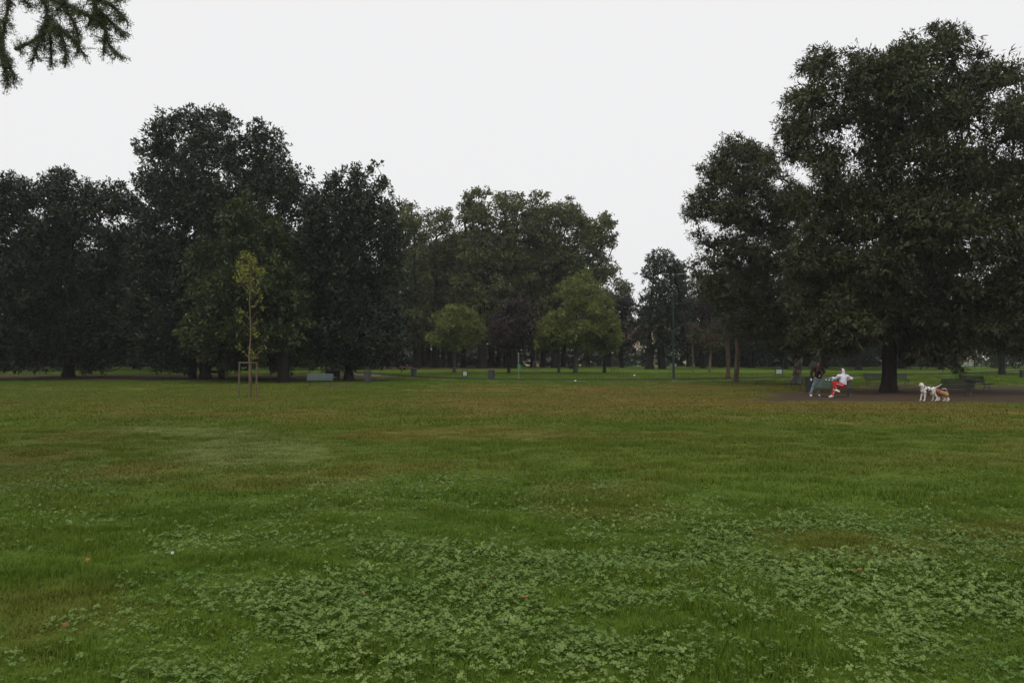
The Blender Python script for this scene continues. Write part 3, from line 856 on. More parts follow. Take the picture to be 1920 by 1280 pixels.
# --- limes and other trees across the park
build_tree('lime_tree', 'tall hazy lime with the thickest trunk, highest dome of the central clump', 904, 112.0,
    [(845, 645), (832, 560), (850, 480), (862, 420), (853, 378), (872, 352), (915, 343), (955, 352), (975, 420), (982, 520), (968, 640)],
    L_LIME, B_DARK, 'lime', clump=1.5, layers=6.2, leaves=190, gap=.05, trunk_r=.62, seed=31, first_fork=4.5)
build_tree('lime_tree', 'tall lime in the middle of the central clump, behind the purple plum', 961, 115.0,
    [(935, 645), (922, 520), (930, 400), (950, 362), (985, 350), (1025, 352), (1050, 378), (1058, 450), (1050, 560), (1035, 645)],
    L_LIME, B_DARK, 'lime', clump=1.5, layers=6.2, leaves=190, gap=.05, trunk_r=.6, seed=32, first_fork=4.5)
build_tree('lime_tree', 'broad lime forming the right shoulder of the central clump, edge against the sky', 1040, 116.0,
    [(1000, 645), (992, 520), (1003, 400), (1030, 362), (1062, 356), (1086, 374), (1098, 400), (1130, 388), (1155, 408), (1165, 445), (1148, 478), (1150, 560), (1135, 645)],
    L_LIME, B_DARK, 'lime', clump=1.5, layers=6.2, leaves=190, gap=.05, trunk_r=.5, seed=33, first_fork=4.5)
build_tree('lime_tree', 'lower lime stepping down to the sky gap right of the central clump', 1142, 132.0,
    [(1095, 650), (1105, 540), (1130, 480), (1165, 492), (1188, 530), (1194, 600), (1185, 660)],
    L_LIME, B_DARK, 'lime', clump=1.8, layers=6.2, leaves=190, gap=.05, trunk_r=.45, seed=34)
build_tree('lime_tree', 'slim lime left of the central clump, lower rounded top', 815, 117.0,
    [(770, 650), (772, 520), (776, 420), (796, 388), (832, 382), (866, 392), (878, 480), (872, 600), (855, 650)],
    L_LIME, B_DARK, 'lime', clump=1.6, layers=6, leaves=180, gap=.05, trunk_r=.42, seed=35, first_fork=4)
build_tree('lime_tree', 'yellowish lime peeping out beside the dark pointed magnolia', 781, 110.0,
    [(712, 655), (708, 500), (716, 390), (740, 350), (772, 360), (795, 400), (812, 500), (818, 658)],
    L_LIME, B_DARK, 'lime', clump=1.5, layers=6, leaves=180, gap=.05, trunk_r=.42, seed=36, first_fork=3.5)
build_tree('magnolia_tree', 'dark magnolia on two thick trunks behind the green lamp post', 1218, 108.0,
    [(1185, 650), (1190, 560), (1196, 508), (1206, 482), (1232, 465), (1262, 468), (1284, 492), (1302, 540), (1306, 640), (1270, 668), (1210, 668)],
    L_MAGNOLIA, B_DARK, 'magnolia', clump=1.3, layers=4.6, leaves=240, trunk_r=.5, seed=37, first_fork=2, extra_trunks=((1.75, .3, .42),))
Y855 = depth_on_ground(852, 699); Y1080 = depth_on_ground(1080, 700)
build_tree('maple_tree', 'small round pale green tree between a bin and the notice board', 852, Y855,
    [(797, 640), (799, 608), (818, 582), (853, 564), (888, 578), (914, 605), (922, 636), (905, 656), (880, 664), (830, 662)],
    L_MAPLE, B_GREY, 'maple', clump=1.0, layers=3.7, leaves=420, gap=.24, hole=.06, trunk_r=.17, seed=41, first_fork=1.6)
build_tree('maple_tree', 'tall egg shaped pale green tree in the middle distance', 1080, Y1080,
    [(1010, 605), (1030, 562), (1050, 528), (1072, 502), (1098, 495), (1120, 512), (1136, 545), (1154, 572), (1164, 600), (1172, 632), (1165, 655), (1138, 664), (1100, 668), (1060, 660), (1028, 650), (1012, 628)],
    L_MAPLE, B_GREY, 'maple', clump=1.15, layers=3.7, leaves=470, gap=.24, hole=.06, trunk_r=.24, seed=42, first_fork=1.7)
build_tree('maple_tree', 'low pale green tree touching the left side of the egg shaped one', 1048, depth_on_ground(1048, 699),
    [(978, 638), (992, 612), (1018, 598), (1045, 602), (1062, 632), (1052, 660), (1012, 664)],
    L_MAPLE, B_GREY, 'maple', clump=.8, layers=4.4, leaves=300, trunk_r=.14, seed=43, first_fork=1.6)
build_tree('maple_tree', 'small pale green tree with thin dark trunk right of the egg shaped one', 1133, depth_on_ground(1133, 699),
    [(1108, 645), (1118, 605), (1148, 592), (1170, 628), (1168, 658), (1140, 666), (1118, 662)],
    L_MAPLE, B_DARK, 'maple', clump=.75, layers=4.2, leaves=280, trunk_r=.17, seed=44, first_fork=1.6)
build_tree('plum_tree', 'dark purple plum between the two pale green trees', 953, depth_on_ground(953, 699.5),
    [(916, 640), (922, 592), (942, 560), (975, 550), (1005, 566), (1014, 620), (1002, 660), (942, 666)],
    L_PLUM, B_DARK, 'maple', clump=.9, layers=4.6, leaves=300, trunk_r=.16, seed=45, first_fork=1.7)
build_tree('plum_tree', 'dim purple plum left of the two trunked magnolia', 1166, 118.0,
    [(1142, 645), (1148, 575), (1172, 540), (1196, 562), (1206, 640), (1192, 672), (1155, 672)],
    L_PLUM, B_DARK, 'maple', clump=1.1, layers=4.4, leaves=240, trunk_r=.25, seed=46)
build_tree('plum_tree', 'brownish purple tree between lamp post and pines', 1318, 112.0,
    [(1268, 645), (1272, 575), (1300, 540), (1345, 545), (1366, 600), (1350, 655), (1295, 668)],
    L_PLUM, B_DARK, 'maple', clump=1.1, layers=4.2, leaves=240, trunk_r=.25, seed=47)
build_tree('rowan_tree', 'small rust tinted tree with forked pale trunk beside the pines', 1332, depth_on_ground(1332, 699.5),
    [(1304, 655), (1310, 628), (1330, 606), (1352, 612), (1364, 645), (1345, 660), (1320, 662)],
    L_RUST, B_YOUNG, 'maple', clump=.7, layers=2.4, leaves=160, trunk_r=.15, seed=48, first_fork=2.0)
build_tree('pine_tree', 'pine with the thicker reddish leaning trunk, the nearer of the pair', 1380, depth_on_ground(1380, 716),
    [(1352, 655), (1360, 610), (1380, 560), (1384, 520), (1425, 500), (1465, 540), (1475, 590), (1450, 640), (1400, 652)],
    L_PINE, B_PINE, 'pine', clump=.9, layers=2.6, leaves=430, trunk_r=.21, seed=49, lean=.045, first_fork=3.6, gap=.2)
build_tree('pine_tree', 'pine with straight paler trunk and a long low limb reaching left', 1365, depth_on_ground(1365, 710.5),
    [(1276, 632), (1296, 612), (1322, 618), (1345, 590), (1330, 556), (1362, 530), (1392, 545), (1400, 600), (1376, 650), (1350, 645), (1330, 632), (1300, 645)],
    L_PINE, B_PINE, 'pine', clump=.8, layers=2.6, leaves=430, trunk_r=.18, seed=50, first_fork=3.6, gap=.2)
build_tree('young_tree', 'thin young tree with sparse rusty crown between lamp post and pines', 1299, depth_on_ground(1299, 698.5),
    [(1284, 640), (1290, 600), (1300, 585), (1312, 600), (1316, 640), (1300, 655)],
    L_RUST, B_YOUNG, 'maple', clump=.6, layers=1.6, leaves=110, trunk_r=.06, seed=51, first_fork=2.6)

# --- trees farther back: a few shapes, copied with their parts
far_a = build_tree('park_tree', 'x', 960, 130.0, [(905, 640), (895, 560), (905, 490), (935, 440), (975, 435), (1010, 470), (1025, 540), (1018, 620), (990, 650), (940, 652)],
    L_LIME, B_DARK, 'lime', clump=1.6, layers=3.6, leaves=170, trunk_r=.42, seed=61, first_fork=3.5)
far_b = build_tree('park_tree', 'x', 960, 130.0, [(895, 655), (885, 580), (905, 500), (940, 470), (990, 465), (1025, 510), (1035, 590), (1020, 660), (970, 668)],
    L_MAGNOLIA, B_DARK, 'magnolia', clump=1.4, layers=4.0, leaves=160, trunk_r=.40, seed=62, first_fork=2.5)
ORD = ['first', 'second', 'third', 'fourth', 'fifth', 'sixth', 'seventh', 'eighth', 'ninth', 'tenth', 'eleventh', 'twelfth', 'thirteenth', 'fourteenth']
rows = [
    (far_a, [(791, 124, .9), (803, 133, .85), (820, 128, .9), (831, 140, .9), (843, 126, .95), (868, 122, 1.0), (921, 124, 1.0), (935, 131, 1.0), (949, 124, 1.0), (1000, 122, 1.0), (1019, 127, .95), (1057, 130, .95), (1103, 136, .8)],
     '%s shaded lime trunk from the left in the avenue behind the round pale tree', 'limes of the shaded avenue'),
    (far_b, [(-90, 100, 1.0), (20, 108, 1.0), (75, 112, 1.05), (165, 104, 1.0), (255, 110, 1.05), (320, 100, .95), (445, 106, 1.0), (585, 104, .95), (700, 108, .85)],
     '%s dark evergreen from the left in the gloom behind the left magnolias', 'evergreens behind the left magnolias'),
    (far_b, [(1290, 140, .8), (1345, 128, .72), (1410, 118, .85), (1470, 108, .9), (1545, 112, .95), (1610, 104, .95), (1690, 112, 1.0), (1765, 106, .8), (1990, 110, 1.0)],
     '%s dark evergreen from the left in the background behind the right benches', 'evergreens behind the right benches'),
]
rs = random.Random(5)
for proto, spots, lab, grp in rows:
    for i, (px, Y, s) in enumerate(spots):
        c = copy_tree(proto)
        c.location = on_ground(px, Y); c.rotation_euler = (0, 0, rs.uniform(0, 6.28)); c.scale = (s * rs.uniform(.9, 1.1), s * rs.uniform(.9, 1.1), s)
        tag(c, lab % ORD[i], 'tree', grp)
for proto in (far_a, far_b):
    for o in list(proto.children): bpy.data.objects.remove(o)
    bpy.data.objects.remove(proto)

# dark clipped bush masses in the background
def bush(label, px, Y, w, d, h, seed, mat=L_HEDGE, name='bush', nl=7000, L=.22):
    r = np.random.RandomState(seed); base = on_ground(px, Y); root = empty(name, base); tag(root, label, 'bush')
    n = nl; dirn = unit(r.normal(0, 1, (n, 3))); dirn[:, 2] = np.abs(dirn[:, 2])
    sh = np.sign(dirn) * np.abs(dirn) ** .7
    rr = (.55 + .45 * r.rand(n) ** .4)[:, None] * (1 + .12 * np.sin(dirn[:, :1] * 7 + seed) * np.cos(dirn[:, 1:2] * 6))
    P = sh * rr * np.array([w / 2, d / 2, h])
    P[:, 2] = np.maximum(P[:, 2], .05)
    od = unit(dirn + r.normal(0, .6, (n, 3)))
    V, Q = leaf_quads(P, od, unit(r.normal(0, .6, (n, 3)) + np.array([0, 0, 1.])), L * (.7 + .6 * r.rand(n)), L * .6 * (.7 + .6 * r.rand(n)))
    V[:, 2] = np.maximum(V[:, 2], .03)
    link('foliage', np_mesh('foliage', V, Q, {'rnd': r.rand(n), 'tuft': r.rand(n) * .5}), mat, root)
    mb = MB()
    for k in range(5):
        a = k * 1.257
        mb.tube([(0.1 * math.cos(a), 0.1 * math.sin(a), -.1), (w * .14 * math.cos(a), d * .14 * math.sin(a), h * .4), (w * .3 * math.cos(a), d * .3 * math.sin(a), h * .75)], [.05, .04, .015], 6)
    mb.build('stem', B_DARK, root)
    return root
bush('wide black hedge bush behind the pines', 1352, 120.0, 9.0, 5.0, 3.2, 3)
bush('small black rounded bush beside the trunk of the egg shaped tree', 1070.5, 108.0, .75, .75, 1.2, 4, nl=1600, L=.12)
bush('long dark hedge low between the avenue trunks', 838, 131.0, 22.0, 2.0, 1.0, 5)
bush('dark thicket deep under the left magnolias', 205, 96.0, 22.0, 5.0, 3.6, 6)
bush('dark thicket at the left edge behind the magnolias', 20, 100.0, 18.0, 5.0, 3.2, 7)
bush('dark thicket under the magnolias behind the teal bench', 600, 104.0, 14.0, 4.0, 2.6, 8)
bush('dark thicket behind the standing and sitting people', 1520, 122.0, 20.0, 5.0, 3.4, 9)
bush('dark thicket behind the thick chestnut trunk', 1680, 120.0, 16.0, 5.0, 3.0, 10)
bush('grey green bush low at the right edge beyond the path', 1905, 112.0, 7.0, 4.0, 2.6, 11, mat=L_OLIVE)

# --- overhanging branches of a cypress that stands just outside the frame on the left
def cypress():
    r = np.random.RandomState(77)
    tx, ty = -11.0, 10.4
    base = Vector((tx, ty, float(gz(tx, ty))))
    root = empty('cypress_tree', base); tag(root, 'feathery conifer branches hanging in from the upper left corner', 'tree')
    B = np.array(base)
    def P(px, py, Y): return np.array(at(px, py, Y)) - B
    top = np.array([.3, .2, 13.5])
    segs = [(np.array([0, 0, -.3]), np.array([.05, 0, 1.2]), .46, .34), (np.array([.05, 0, 1.2]), np.array([.1, .05, 5.5]), .34, .27), (np.array([.1, .05, 5.5]), np.array([.2, .1, 9.0]), .27, .16), (np.array([.2, .1, 9.0]), top, .16, .03)]
    limbs = []
    main = [np.array([.12, .05, 7.2]), P(-160, -140, 10.2), P(10, -90, 9.8), P(150, -60, 9.4)]
    lines = [
        [P(10, -90, 9.8), P(20, -20, 9.7), P(10, 40, 9.7), P(4, 95, 9.7), P(16, 160, 9.7)],
        [P(-60, -120, 10.0), P(-25, -40, 10.0), P(-8, 40, 10.0), P(2, 110, 10.0)],
        [P(4, 95, 9.7), P(18, 125, 9.7), P(28, 148, 9.7)],
        [P(60, -80, 9.7), P(75, -20, 9.6), P(88, 20, 9.6), P(80, 60, 9.6), P(62, 112, 9.6)],
        [P(88, 30, 9.6), P(112, 62, 9.5), P(122, 90, 9.5), P(124, 120, 9.5)],
        [P(88, 40, 9.6), P(95, 75, 9.7), P(96, 120, 9.7)],
        [P(100, 45, 9.5), P(135, 72, 9.5), P(157, 103, 9.5)],
        [P(120, 15, 9.5), P(140, 45, 9.5), P(148, 78, 9.5)],
        [P(30, 92, 9.65), P(52, 82, 9.6), P(78, 66, 9.6)],
        [P(60, -40, 9.6), P(90, -5, 9.5), P(130, 12, 9.5), P(165, 30, 9.4), P(190, 42, 9.4)],
        [P(150, -60, 9.4), P(170, -10, 9.4), P(186, 30, 9.4), P(198, 62, 9.4), P(205, 85, 9.4), P(228, 106, 9.4)],
        [P(170, -10, 9.4), P(205, 8, 9.3), P(226, 26, 9.3), P(240, 44, 9.3)],
        [P(186, 20, 9.4), P(212, 45, 9.4), P(232, 70, 9.4)],
        [P(198, 62, 9.4), P(196, 80, 9.4), P(194, 102, 9.4)],
        [P(160, -40, 9.4), P(200, -25, 9.3), P(225, 0, 9.3)],
        [P(178, 25, 9.5), P(165, 50, 9.5)],
        [P(120, -30, 9.5), P(120, 5, 9.5), P(105, 20, 9.5)],
        [P(30, -60, 9.8), P(40, -10, 9.7), P(58, 14, 9.7)],
    ]
    for k in range(len(main) - 1): segs.append((main[k], main[k + 1], .11 - .03 * k, .08 - .03 * k))
    pts = []; dirs = []
    def spray(line, dens, side, twl):
        for a, b in zip(line[:-1], line[1:]):
            L = np.linalg.norm(b - a); n = max(2, int(L * dens))
            t = r.rand(n)[:, None]; p = a + (b - a) * t; d = unit(b - a)
            td = unit(d * .8 + r.normal(0, side, (n, 3)) + np.array([0, 0, -.25]))
            tl = twl * (.35 + .75 * r.rand(n))
            for q, dd, ll in zip(p, td, tl):
                m = int(ll * 300)
                s = r.rand(m)[:, None]
                pts.append(q + dd * ll * s + r.normal(0, .013, (m, 3))); dirs.append(unit(dd * .55 + r.normal(0, .55, (m, 3))))
                segs.append((q, q + dd * ll, .004, .0015))
    for ln in lines:
        ln = [np.array(v) for v in smooth_line(ln, 3)]
        for k in range(len(ln) - 1):
            f = 1 - k / len(ln)
            segs.append((ln[k], ln[k + 1], .006 + .018 * f, .006 + .018 * (f - 1 / len(ln))))
        spray(ln, 135, .9, .15)
    A = np.concatenate(pts); D = np.concatenate(dirs)
    V1, Q1 = leaf_quads(A, D, unit(r.normal(0, 1, A.shape)), .026 * (.6 + .7 * r.rand(len(A))), np.full(len(A), .0075))
    # the rest of the crown, outside the frame
    n = 15000
    zz = 3.2 + 10.2 * r.rand(n) ** 1.2; Rz = 3.0 * np.clip((13.8 - zz) / 9.5, .05, 1) ** .8
    ang = r.rand(n) * 6.283; rr = Rz * (.25 + .75 * r.rand(n) ** .6)
    p2 = np.stack([rr * np.cos(ang), rr * np.sin(ang), zz - .25 * rr], 1)
    d2 = unit(np.stack([np.cos(ang), np.sin(ang), np.full(n, -.5)], 1) + r.normal(0, .4, (n, 3)))
    V2, Q2 = leaf_quads(p2, d2, unit(r.normal(0, .5, (n, 3)) + np.array([0, 0, 1.])), .34 * (.6 + .7 * r.rand(n)), np.full(n, .12))
    for k in range(46):
        z = 3.4 + 9 * k / 46; a = k * 2.4; R = 2.6 * min(1, (13.8 - z) / 9.5)
        segs.append((np.array([.1, .05, z]), np.array([R * math.cos(a), R * math.sin(a), z - .3 * R]), .05, .012))
    V = np.concatenate([V1, V2]); Q = np.concatenate([Q1, Q2 + len(V1)])
    link('crown', np_mesh('crown', V, Q, {'rnd': r.rand(len(Q)), 'tuft': r.rand(len(Q))}), L_YEW, root)
    link('trunk', limb_mesh('trunk', segs, 6), B_GREY, root)
cypress()

# ------------------------------------------------------------------ far background: buildings, fence, woodland
def building(label, px0, px1, Y, h, wall, rows_, step, seed, roof=True):
    a, b = on_ground(px0, Y), on_ground(px1, Y)
    W = b.x - a.x
    root = empty('building', ((a.x + b.x) / 2, Y, a.z - .1)); tag(root, label, 'building')
    MB().box((0, 6.0, h / 2), (W, 11.9, h)).build('wall', wall, root)
    if roof:
        m = MB(); m.add([(-W / 2 - .5, -.4, h), (W / 2 + .5, -.4, h), (W / 2 + .5, 12.4, h), (-W / 2 - .5, 12.4, h), (-W / 2 + 2, 6, h + 2.6), (W / 2 - 2, 6, h + 2.6)],
                        [(0, 1, 5, 4), (1, 2, 5), (2, 3, 4, 5), (3, 0, 4), (0, 3, 2, 1)])
        m.build('roof', M_ROOF, root)
    n = int(W / step)
    fr = MB().box((0, 0, 0), (1.3, .12, 1.7)).mesh('window'); fr.materials.append(M_STONE)
    pn = MB().box((0, -.062, 0), (1.02, .02, 1.42)).mesh('pane'); pn.materials.append(M_GLASS)
    for j in range(rows_):
        for i in range(n):
            w = link('window', fr, None, root); w.location = (-W / 2 + step * (i + .5), 0.0, 1.9 + 3.1 * j)
            link('pane', pn, None, w)
    return root
building('long cream building glimpsed low between the far trunks', 880, 1160, 176.0, 6.4, M_CREAM, 2, 3.4, 1)
building('pale cream building behind the two trunked magnolia and lamp post', 1190, 1330, 172.0, 6.4, M_CREAM, 2, 3.2, 2)
building('white building seen through leaves right of the chestnut trunk', 1796, 1838, 150.0, 3.4, M_WHITE_WALL, 1, 2.0, 3)
building('pale building behind the shaded avenue on the left', 760, 868, 182.0, 6.0, M_WHITE_WALL, 2, 3.4, 4)

def fence(label, px0, px1, Y, h, n):
    a, b = on_ground(px0, Y), on_ground(px1, Y); W = b.x - a.x
    root = empty('park_fence', a); tag(root, label, 'fence')
    pm_ = MB().box((0, 0, h / 2), (.08, .08, h)).mesh('post'); pm_.materials.append(M_FENCE)
    for i in range(n):
        link('post', pm_, None, root, (W * i / (n - 1), 0, -.02))
    for z in (.25, .55, .85):
        MB().box((W / 2, -.062, h * z), (W, .04, .10)).build('rail', M_FENCE, root)
    return root
fence('low green rail fence beyond the lawn between plum and lamp post', 1112, 1262, 139.0, 1.0, 13)
fence('low green rail fence far behind the right benches', 1815, 1935, 118.0, 0.9, 11)

def woodland(label, spans, seed):
    r = np.random.RandomState(seed); PP = []
    for (px0, px1, Y, h, n) in spans:
        a, b = on_ground(px0, Y), on_ground(px1, Y)
        x = a.x + (b.x - a.x) * r.rand(n); y = Y + r.normal(0, 2.0, n)
        top = h * (.55 + .55 * fbm(x, y * 0 + Y, 7.0, seed)) 
        z = top * r.rand(n) ** .85
        PP.append(np.stack([x, y, gz(x, y) + z], 1))
    P = np.concatenate(PP); n = len(P)
    od = unit(r.normal(0, 1, (n, 3)) + np.array([0, -.3, 0]))
    V, Q = leaf_quads(P, od, unit(r.normal(0, .7, (n, 3)) + np.array([0, 0, 1.])), 1.15 * (.5 + .9 * r.rand(n)), .78 * (.5 + .9 * r.rand(n)))
    o = link('woodland', np_mesh('woodland', V, Q, {'rnd': r.rand(n), 'tuft': np.clip(vnoise(P[:, 0], P[:, 2], 3.0, 8) * .8, 0, 1)}), L_MAGNOLIA)
    tag(o, label, 'woodland', kind='stuff')
woodland('dark wood closing the view behind all the park trees', [(-500, 740, 140, 15, 26000), (-300, 745, 128, 5, 11000), (640, 900, 215, 10, 6000), (740, 1100, 152, 4.4, 2600), (1100, 1330, 152, 3.6, 1200), (880, 1200, 200, 11, 7000), (1180, 1330, 200, 12, 4000), (1325, 1790, 145, 13, 17000), (1345, 1785, 133, 4.5, 6000), (1780, 2400, 182, 13, 9000)], 19)

# ------------------------------------------------------------------ benches
def make_bench(paint):
    """slatted park bench facing -Y; origin on the ground below the middle of the seat"""
    root = empty('park_bench')
    Lb = 1.82
    sm = MB().box((0, 0, 0), (Lb, .064, .03)).mesh('slat', bevel=.006); sm.materials.append(paint)
    for k in range(5):
        y = -.24 + k * .095
        s = link('seat_slat', sm, None, root, (0, y, .43 + .012 * (2 - k) * .4)); s.rotation_euler = (-.05, 0, 0)
    for k in range(5):
        t = k / 4
        s = link('back_slat', sm, None, root, (0, .235 + .115 * t, .50 + .36 * t)); s.rotation_euler = (math.pi / 2 - .30, 0, 0)
    for sx in (-.72, .72):
        m = MB()
        m.tube([(0, -.25, .02), (0, -.19, .22), (0, -.24, .395)], [.024, .02, .022], 6)
        m.tube([(0, .24, .02), (0, .15, .22), (0, .17, .40)], [.024, .02, .022], 6)
        m.tube([(0, -.26, .40), (0, 0, .395), (0, .19, .39), (0, .262, .46), (0, .385, .89)], .02, 6)
        m.tube([(0, -.19, .22), (0, .15, .22)], .014, 6)
        m.box((0, -.25, .01), (.07, .13, .02)); m.box((0, .25, .01), (.07, .13, .02))
        link('bench_leg', m.mesh('bench_leg'), M_IRON, root, (sx, 0, 0))
    return root
bench_p = make_bench(solid('bench_lit_teal_paint', (0.075, 0.115, 0.112), (0.048, 0.076, 0.074), rough=0.5, scale=14, stretch=(0.25, 4, 4), bump=0.15)); bench_g = make_bench(M_GREEN_PAINT); bench_d = make_bench(M_DARK_PAINT)  # lit copy of the teal: brighter light is painted into the left bench's slats
used = set()
def place_bench(proto, px, Y, rz, label):
    o = proto if proto.name not in used else copy_tree(proto)
    used.add(proto.name)
    o.location = on_ground(px, Y); o.rotation_euler = (0, 0, rz)
    tag(o, label, 'bench', 'slatted park benches')
    return o
R = math.radians
bench_people = place_bench(bench_g, 1563.5, 40.85, R(-7), 'teal slatted bench with a person in white hood sitting on it')
bench_left = place_bench(bench_p, 600, 58.5, R(9), 'teal slatted bench, painted paler for light, alone on the left by the magnolias')
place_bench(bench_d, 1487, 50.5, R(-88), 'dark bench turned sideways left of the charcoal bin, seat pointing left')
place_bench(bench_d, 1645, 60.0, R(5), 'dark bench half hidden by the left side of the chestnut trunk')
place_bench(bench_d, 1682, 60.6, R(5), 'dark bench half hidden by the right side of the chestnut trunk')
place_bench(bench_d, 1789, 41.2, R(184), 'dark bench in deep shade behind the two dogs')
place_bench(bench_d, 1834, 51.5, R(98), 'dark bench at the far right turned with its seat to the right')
MB().box((0, 0, 0), (.56, .006, .035)).build('plaque', solid('pale_plaque', (0.36, 0.52, 0.54), rough=.3), bench_left)
pl = bench_left.children[-1]; pl.location = (.28, .262, .655); pl.rotation_euler = (-.30, 0, 0)
st = MB().box((0, 0, 0), (.06, .006, .045)).mesh('sticker'); st.materials.append(M_PAPER)
for k in range(3):
    s = link('sticker', st, None, bench_people, (-.30 + .15 * k, .322, .852 - .012 * k)); s.rotation_euler = (-.30, 0.2 * (k - 1), 0)

# ------------------------------------------------------------------ bins, stone chest, boards, poles, lamp
def bin_(label, px, py, w, h, mat, flare=1.2):
    Y = depth_on_ground(px, py); p = on_ground(px, Y)
    root = empty('litter_bin', p); tag(root, label, 'bin', 'litter bins')
    r = w / 2
    MB().lathe([(r / flare, -.02), (r / flare * 1.02, .05), (r * .98, h * .86), (r * .98, h * .88)], 20).build('bin_body', mat, root, smooth=False)
    MB().lathe([(r * .99, h * .881), (r * 1.10, h * .885), (r * 1.10, h * .985), (r * 1.02, h), (r * .90, h), (r * .88, h * .9)], 20).build('rim', mat, root)
    MB().lathe([(r * .86, h * .905), (r * .86, h * .93), (r * .5, h * .915)], 20).build('liner', M_LINER, root)
    m = MB()
    for k in range(10):
        a = 2 * math.pi * k / 10; r0 = r / flare * 1.05 + .004; r1 = r * .985 + .004
        m.tube([(r0 * math.cos(a), r0 * math.sin(a), .08), (r1 * math.cos(a), r1 * math.sin(a), h * .84)], .012, 5)
    m.build('ribs', mat, root)
    return root
bin_('stone coloured bin standing under the pointed dark magnolia', 689, 718, .58, .98, M_BIN_STONE, 1.1)
bin_('small grey bin beside the path left of the round pale tree', 776, 706.3, .56, .86, M_BIN)
bin_('grey ribbed bin by the path in the middle of the park', 921.5, 711.5, .58, .88, M_BIN)
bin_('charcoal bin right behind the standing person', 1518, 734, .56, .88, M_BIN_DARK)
bin_('tiny dark bin at the right edge of the far lawn', 1915.5, 708, .36, .75, M_BIN_DARK)

p = on_ground(624, 73.0); chest = empty('stone_chest', p, R(-14)); tag(chest, 'dark block with pale pink stone slab top behind the teal bench', 'stone block')
MB().box((0, 0, .40), (1.06, .8, .86)).build('chest_body', M_BRICKDARK, chest, bevel=.01)
MB().box((0, 0, .865), (1.22, .96, .09)).build('slab', M_STONE, chest, bevel=.01)
m = MB(); m.add([(-.58, -.44, .911), (.58, -.44, .911), (.58, .44, .911), (-.58, .44, .911), (-.5, -.12, 1.03), (.34, -.12, 1.03), (.34, .2, 1.03), (-.5, .2, 1.03)], [(0, 1, 5, 4), (1, 2, 6, 5), (2, 3, 7, 6), (3, 0, 4, 7), (4, 5, 6, 7)])
m.build('lid', M_STONE, chest)

def notice(label, px, py, w, h, rz):
    Y = depth_on_ground(px, py); p = on_ground(px, Y)
    root = empty('notice_board', p, rz); tag(root, label, 'notice board', 'park notice boards')
    hw = w / 2
    c = .10
    MB().tube([(-hw, 0, -.1), (-hw, 0, h - c), (-hw + c * .3, 0, h - c * .3), (-hw + c, 0, h), (hw - c, 0, h), (hw - c * .3, 0, h - c * .3), (hw, 0, h - c), (hw, 0, -.1)], .026, 8).build('frame', M_SIGN_FRAME, root)
    b = MB().box((0, 0, h * .60), (w - .05, .03, h * .52)).build('panel', M_SIGN_FRAME, root)
    MB().box((0, -.019, h * .605), (w - .14, .008, h * .44)).build('sheet', M_NOTICE, b)
    return root
notice('small notice board on two legs on the far lawn left of the grey ribbed bin', 871.8, 711, .46, .84, R(3))
notice('notice board with arched frame left of the flaking chestnut trunk', 1460.5, 706.5, .70, .86, R(-4))

Y = depth_on_ground(972.5, 712); p = on_ground(972.5, Y); pole = empty('sign_pole', p); tag(pole, 'thin pale pole with a small green plate standing on the far lawn', 'sign pole')
hh = at(972.5, 661, Y).z - p.z
MB().tube([(0, 0, -.1), (0, 0, hh)], .035, 8).build('pole', M_STEEL, pole)
MB().box((.03, -.05, at(972, 688, Y).z - p.z), (.26, .02, .48)).build('plate', M_SIGN_GREEN, pole)

Y = depth_on_ground(1263, 712.5); p = on_ground(1263, Y); lamp = empty('lamp_post', p); tag(lamp, 'tall slim dark green lamp post with two flat lamp arms', 'lamp post')
hh = at(1263, 516, Y).z - p.z
MB().tube([(0, 0, -.1), (0, 0, 1.9), (0, 0, 2.0), (0, 0, hh)], [.115, .115, .085, .055], 12).build('post', M_POST_GREEN, lamp)
MB().tube([(0, 0, -.05), (0, 0, .06), (0, 0, .10)], [.18, .18, .13], 12).build('base_collar', M_POST_GREEN, lamp)
MB().tube([(0, 0, hh - .02), (0, 0, hh + .14)], .075, 10).build('finial', M_STEEL, lamp)
for sx in (-1, 1):
    arm = MB().tube([(0, 0, hh), (sx * .45, 0, hh + .05)], .03, 8).build('arm', M_POST_GREEN, lamp)
    m = MB(); m.add([(sx * a, y, hh + .05 + z + .06 * (a - .4)) for a, y, z in ((.4, -.1, 0), (.4, .1, 0), (.4, .1, .09), (.4, -.1, .09), (1.05, -.13, .02), (1.05, .13, .02), (1.05, .13, .08), (1.05, -.13, .08))],
                    [(0, 1, 5, 4), (1, 2, 6, 5), (2, 3, 7, 6), (3, 0, 4, 7), (0, 3, 2, 1), (4, 5, 6, 7)])
    m.build('lamp_head', M_STEEL, arm)

# nest box on the nearer pine
Yp = depth_on_ground(1380, 716)
q = at(1386.5, 604, Yp - .36); nb = empty('nest_box', q); tag(nb, 'small wooden nest box high on the nearer pine trunk', 'nest box')
MB().box((0, 0, 0), (.22, .2, .34)).build('box', M_STAKE, nb, bevel=.006)
MB().box((0, -.03, .19), (.28, .30, .03), Matrix.Rotation(.18, 3, 'X')).build('roof', M_STAKE, nb)
MB().tube([(0, -.104, .05), (0, -.098, .05)], .03, 10).build('entrance', M_BLACK, nb)

